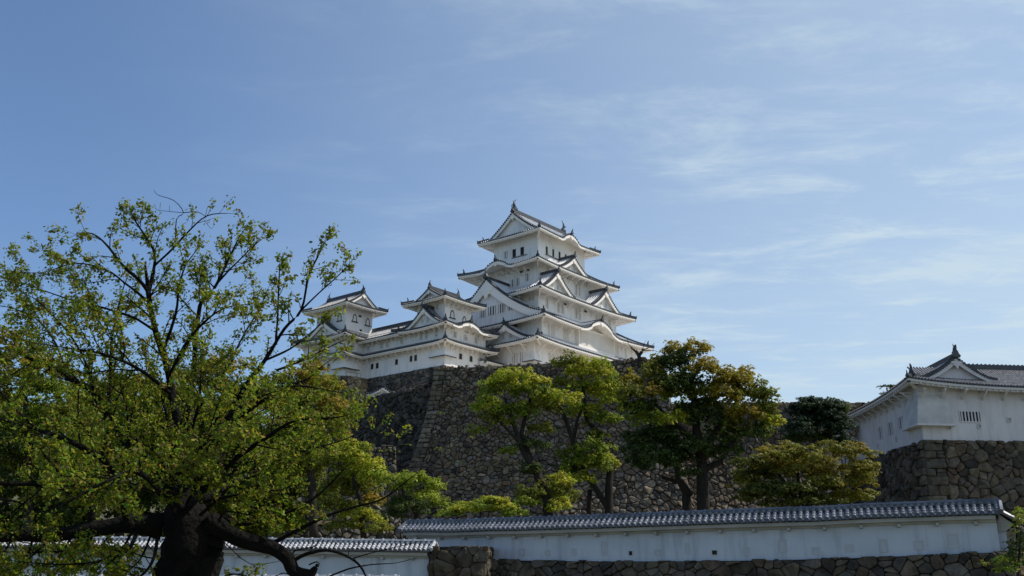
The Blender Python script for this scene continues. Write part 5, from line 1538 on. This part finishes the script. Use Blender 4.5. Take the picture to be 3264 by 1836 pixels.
clump_tree('oak_tree', 'golden-green bushy tree at the wall foot beside the bright maple', 'tree', (1160, 1700, 2.2), 70,
    [(1120, 1440, 60, 40, 1), (1160, 1480, 56, 40, 1), (1190, 1530, 44, 40, 1), (1120, 1520, 60, 44, 0), (1080, 1470, 60, 44, 4), (1150, 1570, 60, 40, 4), (1190, 1600, 34, 30, 2), (1090, 1560, 60, 40, 4), (1070, 1620, 50, 34, 4), (1140, 1640, 50, 34, 1), (1180, 1660, 44, 26, 1), (1210, 1690, 40, 20, 4), (1100, 1680, 60, 20, 4)],
    [[(1160, 1720, 10, 0), (1150, 1600, 8, 0), (1120, 1500, 5, 0)]], FAM, leaf=.15, seed=19, depth=1.5, sub=14)
clump_tree('camphor_tree', 'orange-tipped tree right behind the cherry crown beside the dark wall', 'tree', (1000, 1700, 2.2), 88,
    [(1010, 1180, 40, 26, 2), (960, 1210, 60, 36, 2), (1040, 1240, 56, 36, 2), (1000, 1270, 60, 40, 4), (1062, 1300, 44, 40, 2), (1082, 1340, 34, 40, 1), (1040, 1360, 60, 44, 4), (960, 1330, 70, 50, 0), (1090, 1390, 30, 24, 2), (1010, 1430, 70, 44, 0), (930, 1270, 60, 44, 2), (890, 1230, 50, 40, 4), (900, 1400, 80, 60, 0), (840, 1300, 70, 60, 4), (960, 1500, 80, 60, 4), (860, 1520, 80, 60, 3), (1060, 1450, 40, 30, 1)],
    [[(1000, 1720, 14, 0), (995, 1550, 12, 0), (980, 1380, 8, 0), (990, 1250, 4, 0)]], FAM, leaf=.17, seed=20, depth=2.0, sub=12)
clump_tree('camphor_tree', 'olive-gold tree mass straight behind the cherry trunk', 'tree', (640, 1700, 2.0), 90,
    [(700, 1180, 70, 50, 2), (640, 1230, 80, 60, 4), (760, 1260, 80, 60, 0), (560, 1290, 80, 60, 4), (700, 1340, 100, 70, 3), (600, 1400, 100, 70, 0), (780, 1420, 80, 70, 4), (500, 1400, 80, 70, 3), (680, 1500, 120, 80, 3), (540, 1530, 100, 70, 3), (800, 1560, 90, 60, 3), (480, 1280, 60, 60, 2)],
    [[(640, 1760, 16, 0), (640, 1560, 14, 0), (650, 1350, 8, 0)]], FAM, leaf=.19, seed=21, depth=2.5, sub=10)
clump_tree('camphor_tree', 'tall golden-olive tree at the far left edge behind the cherry', 'tree', (90, 1700, 2.0), 84,
    [(20, 1090, 44, 40, 2), (60, 1140, 60, 46, 2), (-20, 1150, 60, 50, 4), (120, 1170, 60, 36, 2), (40, 1220, 90, 60, 4), (140, 1250, 80, 60, 0), (210, 1200, 44, 30, 2), (-20, 1300, 80, 70, 4), (100, 1350, 100, 70, 0), (220, 1340, 80, 60, 4), (20, 1440, 100, 70, 3), (160, 1460, 100, 70, 4), (280, 1430, 70, 60, 0), (60, 1560, 110, 60, 3), (220, 1560, 100, 60, 3), (-40, 1640, 80, 60, 3), (140, 1650, 110, 50, 3)],
    [[(90, 1760, 16, 0), (90, 1500, 12, 0), (80, 1250, 6, 0)]], FAM, leaf=.19, seed=22, depth=2.5, sub=10)
clump_tree('camphor_tree', 'golden-topped tree showing through the gaps between the left cherry branches', 'tree', (380, 1700, 2.0), 96,
    [(400, 1230, 60, 40, 2), (340, 1260, 60, 44, 4), (450, 1240, 44, 40, 2), (380, 1320, 90, 60, 3), (320, 1400, 80, 60, 4), (430, 1410, 90, 70, 3), (360, 1500, 110, 60, 3), (300, 1600, 110, 60, 3), (440, 1600, 100, 60, 3), (260, 1280, 44, 36, 0)],
    [[(380, 1760, 14, 0), (380, 1500, 12, 0), (380, 1300, 6, 0)]], FAM, leaf=.19, seed=23, depth=2.5, sub=10)
clump_tree('corner_shrub', 'leafy shrub at the bottom right corner in front of the wall end', 'shrub', (3235, 1900, .4), 33,
    [(3258, 1650, 14, 24, 0), (3262, 1690, 20, 30, 0), (3246, 1670, 14, 18, 4), (3205, 1790, 30, 10, 0), (3165, 1800, 26, 8, 4), (3246, 1760, 24, 30, 3), (3252, 1800, 30, 30, 3), (3225, 1822, 40, 18, 0), (3262, 1740, 14, 36, 3)],
    [[(3240, 1960, 6, 0), (3246, 1800, 4, 0), (3256, 1680, 2, 0)]], FAM, leaf=.075, seed=24, depth=.4, sub=60, thin=.45, flat=.5)
# plants rooted in the big wall's joints
wp = clump_tree('wall_plants', 'small weeds and brown creepers growing out of the tall wall joints', 'climbing plant', (1560, 1520, 8), 106,
    [(1400, 1432, 26, 4, 0, 0), (1500, 1395, 8, 5, 0, 0), (1408, 1318, 8, 4, 0, 0), (1460, 1480, 24, 12, 1, 0), (1540, 1500, 60, 30, 2, 0), (1600, 1480, 50, 30, 2, 0), (1620, 1540, 40, 24, 2, 0), (1570, 1560, 50, 20, 2, 0), (1300, 1420, 20, 4, 0, 0), (1240, 1440, 30, 8, 0, 0)],
    [], [GREEN, DARK, [(.05, .04, .022), (.045, .05, .02), (.06, .045, .025)]], leaf=.14, seed=25, depth=.2, sub=9, thin=.55, dens=.5, flat=.4)
wp['kind'] = 'stuff'
for c_ in wp.children: c_.name = 'weeds'

# ------------------------------------------------------------------ the near cherry tree
def cherry():
    Y0 = 12.0; k = Y0*1.03/FPX; R = random.Random(77); RS = np.random.RandomState(77)
    b = at(590, 1836, Y0)
    root = empty('cherry_tree', (b[0], b[1], 0.0), 'large spreading cherry tree with dark trunk and fresh green leaves, nearest on the left', 'tree')
    tr = MB()
    tips = []        # (pos, dir, radius, leafy, tone)
    def limb(pts, leafy=1.0, spread=1.0, start=0.25, n_side=None, side_len=1.0, tip=True, bare=False, col=0, seg=4):
        """pts: (px,py,rpx,dY).  builds the limb and remembers where side shoots leave it"""
        P = [at(p[0], p[1], Y0+p[3]) for p in pts]; r = [p[2]*k*(1.0 if p[2] > 55 else .74) for p in pts]
        Q, q = [], []
        for i in range(len(P)-1):
            p0 = P[max(0, i-1)]; p1 = P[i]; p2 = P[i+1]; p3 = P[min(len(P)-1, i+2)]
            for s in range(seg):
                t = s/seg
                c = .5*((2*p1)+(-p0+p2)*t+(2*p0-5*p1+4*p2-p3)*t*t+(-p0+3*p1-3*p2+p3)*t**3)
                w = r[i]*.35+.004
                Q.append(c+np.array([mn.noise(Vector(c*2.3)), mn.noise(Vector(c*2.1+5)), mn.noise(Vector(c*2.2+9))])*w*1.3)
                q.append((r[i]*(1-t)+r[i+1]*t)*(1+.18*mn.noise(Vector(c*5))))
        Q.append(P[-1]); q.append(r[-1])
        tr.tube(Q, q, 10 if r[0] > .06 else 6)
        L = sum(np.linalg.norm(Q[i+1]-Q[i]) for i in range(len(Q)-1))
        if bare: return
        n = n_side if n_side is not None else int(L*9*leafy)
        for j in range(n):
            t = start+(1-start)*((j+R.random())/max(1, n))
            i = min(len(Q)-2, int(t*(len(Q)-1)))
            d = Q[i+1]-Q[i]; d = d/max(1e-6, np.linalg.norm(d))
            v = RS.normal(size=3); v -= v.dot(d)*d; v /= np.linalg.norm(v)
            nd = d*R.uniform(.35, .9)+v*R.uniform(.5, 1.0)*spread+np.array([0, 0, R.uniform(.0, .45)])
            nd /= np.linalg.norm(nd)
            shoot(Q[i], nd, R.uniform(.35, 1.0)*side_len*(1.15-.5*t), min(q[i]*.5, .012), 0, leafy, col)
        if tip: shoot(Q[-1], (Q[-1]-Q[-2])/np.linalg.norm(Q[-1]-Q[-2]), .35*side_len, q[-1], 1, leafy, col)
    LC, LN, LS, LK = [], [], [], []
    def leaves(p, d, n, col):
        for _ in range(n):
            v = RS.normal(size=3); v /= np.linalg.norm(v)
            c = p+v*R.uniform(.012, .09)+d*R.uniform(-.02, .05)
            c[2] -= R.uniform(0, .03)
            nn = np.array([v[0]*.7, v[1]*.7, .55])+RS.normal(size=3)*.45
            LC.append(c); LN.append(nn); LS.append(R.choice((R.uniform(.015, .03), R.uniform(.022, .044))))
            base = R.choice(((.15, .20, .014), (.20, .24, .016), (.10, .15, .014), (.28, .29, .018))) if R.random() > (.16 if col == 0 else .45) else R.choice(((.18, .16, .03), (.16, .11, .03), (.14, .14, .025)))
            LK.append([x*R.uniform(.75, 1.25) for x in base])
    def shoot(p, d, L, r, lvl, leafy, col):
        n = max(3, int(L/.08)); Q = [np.array(p)]; dd = np.array(d, float)
        for i in range(n):
            dd = dd+RS.normal(size=3)*.10+np.array([0, 0, .035 if lvl else .01]); dd /= np.linalg.norm(dd)
            Q.append(Q[-1]+dd*(L/n))
            if i > n*.12 and leafy > 0: leaves(Q[-1], dd, 5+int(R.random()*13*leafy), col)
            if lvl == 0 and i > 1 and R.random() < .55:
                v = RS.normal(size=3); nd = dd*.8+v/np.linalg.norm(v)*.75; nd /= np.linalg.norm(nd)
                shoot(Q[-1], nd, L*R.uniform(.22, .5), r*.5, 1, leafy, col)
        if leafy > 0: leaves(Q[-1], dd, 6, col)
        tr.tube(Q[::2] if len(Q) > 6 else Q, [max(.0018, r*(1-.75*i/len(Q))) for i in range(len(Q[::2] if len(Q) > 6 else Q))], 4, cap=False)
    # trunk and root swell
    trunk = [(560, 2450, 140, 0), (575, 2050, 98, 0), (585, 1850, 82, 0), (588, 1750, 76, 0), (588, 1690, 70, 0), (580, 1640, 60, 0), (572, 1590, 52, 0), (566, 1530, 34, 0)]
    limb(trunk, bare=True, seg=5)
    limb([(640, 1850, 56, -.1), (662, 1760, 48, -.1), (690, 1690, 34, -.1), (735, 1640, 18, -.1)], bare=True)
    limb([(520, 1680, 52, 0), (440, 1672, 40, -.1), (330, 1684, 32, -.2), (200, 1702, 28, -.3), (80, 1712, 24, -.4), (-60, 1722, 20, -.5), (-260, 1735, 14, -.6)], leafy=.35, start=.3, side_len=.6)
    limb([(575, 1590, 46, 0), (500, 1500, 34, .2), (420, 1426, 26, .4), (345, 1330, 20, .6), (303, 1253, 17, .7), (210, 1197, 13, .8), (117, 1150, 8, .9), (20, 1110, 4, 1.0)], leafy=.75)
    limb([(420, 1680, 22, -.2), (402, 1640, 17, -.3), (392, 1590, 15, -.4), (355, 1487, 15, -.6), (280, 1435, 12, -.8), (187, 1393, 8, -1.0), (107, 1365, 5, -1.1), (-20, 1330, 3, -1.2)], leafy=.7)
    limb([(285, 1720, 17, -.2), (289, 1603, 15, -.3), (243, 1566, 14, -.4), (140, 1547, 11, -.5), (0, 1538, 9, -.7), (-120, 1530, 6, -.8)], leafy=.4)
    limb([(578, 1600, 46, 0), (574, 1440, 28, .1), (569, 1347, 20, .2), (548, 1260, 16, .3), (526, 1136, 15, .4), (492, 1050, 13, .4), (472, 926, 12, .4)], leafy=.95, start=.1)
    limb([(474, 930, 10, .4), (445, 895, 8, .3), (396, 851, 7, .2), (350, 792, 5, .1), (303, 750, 3, 0), (262, 742, 2, 0), (238, 750, 1.2, 0)], leafy=.9, side_len=.5)
    limb([(474, 930, 10, .4), (490, 870, 8, .5), (494, 805, 6, .5), (461, 749, 5, .5), (433, 707, 4, .5), (420, 682, 2, .5)], leafy=1.1, side_len=.5)
    limb([(492, 850, 6, .5), (536, 808, 5, .4), (596, 744, 4, .3), (661, 688, 3, .3), (728, 680, 1.2, .3)], leafy=.55, side_len=.5)
    for tw_ in ([(560, 780, 3, .4), (562, 700, 2.4, .4), (585, 678, 2.2, .4), (555, 640, 1.6, .4), (505, 622, 1.3, .4), (489, 604, .8, .4)], [(585, 678, 2, .4), (630, 676, 1.6, .4), (655, 690, 1.3, .4)], [(585, 678, 1.5, .4), (540, 674, 1.2, .4), (500, 668, 1, .4), (494, 650, .7, .4)],
                [(540, 672, 1, .4), (540, 655, .7, .4)], [(600, 690, 1.3, .4), (598, 705, 1.1, .4), (575, 722, .8, .4)], [(655, 690, 1.3, .3), (660, 668, 1, .3), (664, 655, .6, .3)], [(650, 700, 1.2, .3), (672, 728, 1, .3), (682, 718, .6, .3)], [(510, 665, 1, .4), (512, 645, .7, .4)]):
        limb(tw_, bare=True, seg=3)
    limb([(600, 1500, 24, 0), (606, 1300, 15, .5), (618, 1150, 12, .8), (638, 973, 9, .8), (685, 917, 7, .8), (717, 851, 6, .8), (740, 800, 4, .8), (765, 750, 2, .8)], leafy=.7, side_len=.65)
    limb([(692, 905, 5, .8), (740, 850, 4, .6), (800, 790, 3, .5), (830, 765, 1.5, .5)], leafy=1.1, side_len=.45)
    limb([(640, 1500, 22, 0), (690, 1400, 14, -.3), (760, 1270, 11, -.6), (843, 1150, 8, -.8), (908, 1047, 6, -.9), (960, 987, 5, -.9), (983, 880, 4, -.9), (1015, 810, 3, -.9), (1040, 765, 1.5, -.9)], leafy=.6, side_len=.45, start=.15)
    limb([(963, 985, 4, -.9), (1025, 926, 3, -.9), (1075, 880, 2.4, -.9), (1120, 833, 1.5, -.9)], leafy=1.0, side_len=.35)
    limb([(880, 1100, 5, -.8), (885, 1000, 4, -.8), (890, 900, 3, -.8), (892, 845, 1.5, -.8)], leafy=.8, side_len=.35)
    limb([(620, 1520, 22, 0), (665, 1440, 15, -.5), (720, 1375, 12, -1.0), (793, 1310, 8, -1.3), (900, 1240, 5, -1.5), (985, 1205, 3, -1.7), (1030, 1165, 1.5, -1.7)], leafy=.55, side_len=.55)
    limb([(650, 1560, 20, 0), (740, 1470, 12, -.6), (840, 1400, 8, -1.0), (950, 1340, 5, -1.2), (1060, 1330, 3, -1.3), (1110, 1322, 1.5, -1.3)], leafy=.6, side_len=.6)
    limb([(640, 1600, 18, 0), (760, 1530, 10, .5), (880, 1470, 7, 1.0), (1000, 1430, 5, 1.2), (1100, 1400, 3, 1.4), (1190, 1360, 1.5, 1.4)], leafy=.8, side_len=.7)
    limb([(700, 1650, 12, -.1), (793, 1668, 8, -.2), (900, 1640, 6, -.3), (985, 1600, 5, -.4), (1060, 1535, 3.5, -.4), (1092, 1500, 2, -.4)], leafy=.0, n_side=6, side_len=.4)
    limb([(855, 1740, 9, -.2), (930, 1700, 8, -.3), (1050, 1642, 6, -.5), (1130, 1615, 5, -.5), (1220, 1590, 3.5, -.5), (1300, 1530, 2, -.5), (1340, 1500, 1.2, -.5)], leafy=.0, n_side=9, side_len=.4)
    # thick knobbly limb, lower right
    limb([(660, 1660, 44, -.15), (740, 1700, 33, -.2), (810, 1732, 30, -.25), (870, 1752, 28, -.3), (915, 1778, 26, -.3), (945, 1822, 24, -.3), (1010, 1862, 22, -.3)], bare=True)
    limb([(935, 1815, 20, -.3), (985, 1832, 22, -.3), (1005, 1812, 12, -.3), (1012, 1800, 7, -.3)], bare=True)
    for tw_ in ([(930, 1790, 8, -.3), (975, 1765, 7, -.3), (1040, 1752, 6, -.3), (1100, 1768, 5, -.3), (1145, 1800, 4.5, -.3), (1170, 1850, 4, -.3)], [(1120, 1780, 2.5, -.3), (1210, 1756, 2, -.3), (1300, 1735, 1.2, -.3), (1345, 1722, .8, -.3)],
                [(1050, 1836, 4, -.3), (1110, 1812, 3.2, -.3), (1180, 1800, 2.4, -.3), (1260, 1795, 1.6, -.3), (1330, 1778, 1, -.3)], [(930, 1770, 4, -.3), (940, 1755, 3, -.3), (985, 1745, 2, -.3), (1010, 1738, 1.2, -.3)], [(985, 1800, 3, -.3), (1010, 1790, 2.5, -.3), (1020, 1800, 1.5, -.3)],
                [(990, 1750, 2, -.3), (1020, 1722, 1.2, -.3), (1030, 1710, .8, -.3)], [(1110, 1768, 2, -.3), (1118, 1748, 1.2, -.3), (1160, 1722, .8, -.3)], [(700, 1740, 3, -.2), (715, 1730, 2, -.2), (800, 1798, 1.6, -.2), (905, 1785, 1, -.2)], [(1060, 1755, 2, -.3), (1075, 1715, 1, -.3)], [(880, 1836, 2.5, -.3), (905, 1826, 2, -.3), (930, 1836, 1, -.3)]):
        limb(tw_, bare=True, seg=3)
    # left spreading sprays and upper-left arcs
    limb([(470, 960, 7, .4), (400, 905, 5, .6), (340, 860, 4, .7), (240, 838, 3, .8), (140, 868, 2, .8), (55, 868, 1.2, .8)], leafy=1.0, side_len=.6)
    limb([(500, 1060, 7, .4), (420, 1010, 6, .8), (330, 980, 5, 1.0), (240, 960, 4, 1.1), (150, 930, 2.4, 1.2), (70, 900, 1.2, 1.2)], leafy=1.0, side_len=.7)
    limb([(345, 1330, 9, .6), (352, 1180, 8, .8), (360, 1060, 6, .9), (385, 950, 4, .9), (400, 900, 2, .9)], leafy=.8, side_len=.7)
    limb([(210, 1197, 6, .8), (180, 1100, 5, .9), (130, 1030, 4, 1.0), (60, 990, 2.4, 1.0), (-20, 970, 1.4, 1.0)], leafy=.9, side_len=.6)
    limb([(300, 1250, 6, .7), (260, 1130, 5, .5), (200, 1040, 4, .4), (120, 960, 2.4, .3), (70, 935, 1.0, .3)], leafy=.8, side_len=.6)
    limb([(120, 1370, 5, -1), (40, 1290, 4, -1.2), (-40, 1200, 3, -1.3)], leafy=.9)
    limb([(548, 1260, 9, .3), (450, 1180, 7, 0), (330, 1130, 5, -.3), (210, 1110, 3, -.5), (90, 1090, 1.5, -.6)], leafy=.85)
    limb([(560, 1400, 10, .2), (640, 1290, 8, .8), (720, 1180, 6, 1.2), (780, 1060, 4, 1.4), (830, 980, 2.4, 1.5), (850, 930, 1.2, 1.5)], leafy=.7, side_len=.7)
    limb([(540, 1200, 9, .3), (590, 1100, 7, .0), (660, 1020, 5, -.3), (720, 980, 3, -.5), (790, 970, 1.5, -.6)], leafy=.9, side_len=.6)
    limb([(520, 1120, 8, .4), (560, 1000, 6, .1), (570, 920, 5, -.1), (590, 850, 3, -.2), (625, 800, 1.5, -.2)], leafy=.8, side_len=.5)
    limb([(590, 1620, 14, -.2), (500, 1560, 9, -1.2), (430, 1500, 7, -1.8), (330, 1540, 5, -2.2), (220, 1600, 3, -2.4)], leafy=.8)
    limb([(620, 1560, 14, -.3), (640, 1440, 9, -1.2), (700, 1350, 7, -1.8), (800, 1280, 4, -2.0), (870, 1250, 2, -2.1)], leafy=.8, side_len=.7)
    limb([(590, 1500, 12, .3), (520, 1400, 9, 1.5), (430, 1330, 6, 2.2), (330, 1290, 4, 2.6), (230, 1260, 2, 2.8)], leafy=.8)
    limb([(650, 1500, 12, .3), (720, 1440, 9, 1.5), (820, 1370, 6, 2.2), (900, 1330, 4, 2.6), (980, 1290, 2, 2.8)], leafy=.8)
    for (x0_, y0_, x1_, y1_, dd) in ((600, 1500, 760, 1330, 1.9), (560, 1450, 420, 1290, 1.8), (650, 1560, 860, 1450, 2.2), (520, 1540, 300, 1400, 1.9), (600, 1400, 640, 1200, -1.2), (540, 1400, 480, 1180, 1.6), (620, 1450, 760, 1200, 1.7), (480, 1560, 200, 1500, 1.6), (640, 1600, 900, 1560, -1.0), (560, 1640, 470, 1560, -.9), (600, 1600, 640, 1500, -.9), (640, 1640, 720, 1560, -.9), (540, 1560, 560, 1440, -.8), (400, 1600, 120, 1440, 1.8), (700, 1560, 960, 1470, 1.2)):
        limb([(x0_, y0_, 8, dd*.5), ((x0_+x1_)/2+12, (y0_+y1_)/2-8, 5, dd*.8), (x1_, y1_, 2, dd)], leafy=1.15, side_len=.8)
    limb([(843, 1150, 5, -.8), (925, 1112, 4, -.7), (990, 1060, 2.6, -.6), (1052, 1008, 1.4, -.6)], leafy=.8, side_len=.34)
    limb([(880, 1180, 5, -.8), (960, 1150, 4, -.7), (1040, 1110, 2.6, -.6), (1100, 1082, 1.4, -.6)], leafy=.8, side_len=.3)
    limb([(820, 1250, 6, -.4), (930, 1230, 4, -.5), (1020, 1240, 2.6, -.6), (1092, 1252, 1.4, -.6)], leafy=.8, side_len=.34)
    for q_ in range(9):
        x_ = -60+q_*62; y_ = 1700+(q_ % 3)*22
        limb([(x_+50, 1690, 6, .3-.2*(q_ % 4)), (x_+10, y_+40, 4, .4-.25*(q_ % 4)), (x_-50, y_+95, 2, .5-.3*(q_ % 4))], leafy=1.3, side_len=.6)
    # hanging leafy sprays low on the left
    limb([(440, 1690, 8, -.4), (400, 1760, 6, -.7), (300, 1790, 4, -.9), (180, 1800, 3, -1.0), (60, 1790, 1.5, -1.0)], leafy=1.2, side_len=.6)
    limb([(300, 1700, 7, -.3), (240, 1750, 5, -.3), (120, 1760, 4, -.3), (0, 1760, 2, -.3), (-80, 1770, 1, -.3)], leafy=1.2, side_len=.6)
    limb([(500, 1720, 8, -.8), (480, 1800, 6, -1.0), (420, 1850, 4, -1.1), (300, 1860, 2, -1.2)], leafy=1.2, side_len=.6)
    limb([(700, 1660, 6, -.5), (720, 1630, 4, -.8), (790, 1640, 2, -.9)], leafy=.7, side_len=.3)
    limb([(690, 1850, 5, -.8), (740, 1830, 3, -.9), (800, 1840, 2, -1.0)], leafy=.7, side_len=.25)
    limb([(120, 1640, 6, .5), (60, 1600, 5, .7), (-20, 1590, 3, .8)], leafy=1.0, side_len=.7)
    tr.build('trunk', M['bark'], root, smooth=True)
    n = len(LC); print('cherry leaves', n)
    leaf_mesh('foliage', np.array(LC), np.array(LN), np.array(LS), np.array(LK), M['leaf_near'], root, fold=.45, aspect=1.75, seed=5)
cherry()

# wooded slope far left and a ledge wall under the shaded wall
def hillside():
    mb = MB(); xs = np.linspace(-130, -30, 30); ys = np.linspace(112, 170, 14)
    mb.grid([[(x, y, 2+18*min(1, max(0, (y-112)/30))*min(1, max(0, (-28-x)/16))+1.2*mn.noise(Vector((x*.1, y*.1, 3)))) for x in xs] for y in ys])
    tag(mb.build('hillside', M['ground'], smooth=True), kind='structure')
hillside()
def ledge():
    a, b = at(940, 1420, 112), at(1262, 1432, 112.5)
    P, L, H = batter_map(a[:2], b[:2], a[2], 2.0, 3.5, endB=2.0)
    def f(mb):
        stones(mb, L, H, P, 1.0, .75, rng, gap=.05, bulge=.22, rag=.2, small=.8); backing(mb, L, H, P)
        mb.add([(a[0], a[1]+.2, a[2]-.15), (b[0]-.2, b[1]+.2, a[2]-.15), (b[0]-1.5, b[1]+5.5, a[2]+.3), (a[0], a[1]+9, a[2]+.3)], [(0, 1, 2, 3)], 1)
    stone_wall('ledge_wall', 'lower ledge wall of stone left of the tall corner, half hidden by trees', [f])
ledge()
def wood(name, label, x0, x1, y_top, Y, seed, n, cols):
    """one tree of the wood behind the cherry"""
    R = random.Random(seed); cl = []
    for i in range(n):
        t = R.random(); px = x0+(x1-x0)*R.random(); cxx = (x0+x1)/2; e = 1-abs(px-cxx)/((x1-x0)/2)
        py = y_top+40+(1680-y_top)*R.random()*1.0+(1-e)*80
        cl.append((px, py, R.uniform(60, 100), R.uniform(44, 66), R.randrange(len(cols)), R.uniform(-1.5, 1.5)))
    clump_tree(name, label, 'tree', ((x0+x1)/2, 1700, 2.0), Y, cl, [[((x0+x1)/2, 1760, 14, 0), ((x0+x1)/2, y_top+100, 6, 0)]], cols, leaf=.24, seed=seed, depth=1.5, sub=5)
wood('broadleaf_tree', 'dark tree at the very left edge behind the golden one', -260, 120, 1180, 98, 31, 26, [DARK, GREEN, OLIVE])
wood('broadleaf_tree', 'dark green tree in the gap left of the cherry trunk', 60, 420, 1230, 104, 32, 26, [DARK, GREEN, OLIVE])
wood('broadleaf_tree', 'shadowy tree behind the fork of the cherry trunk', 400, 760, 1240, 106, 33, 26, [DARK, OLIVE, GREEN])
wood('broadleaf_tree', 'dim green tree right of the cherry trunk under the dark wall', 700, 980, 1330, 100, 34, 20, [DARK, GREEN, OLIVE])
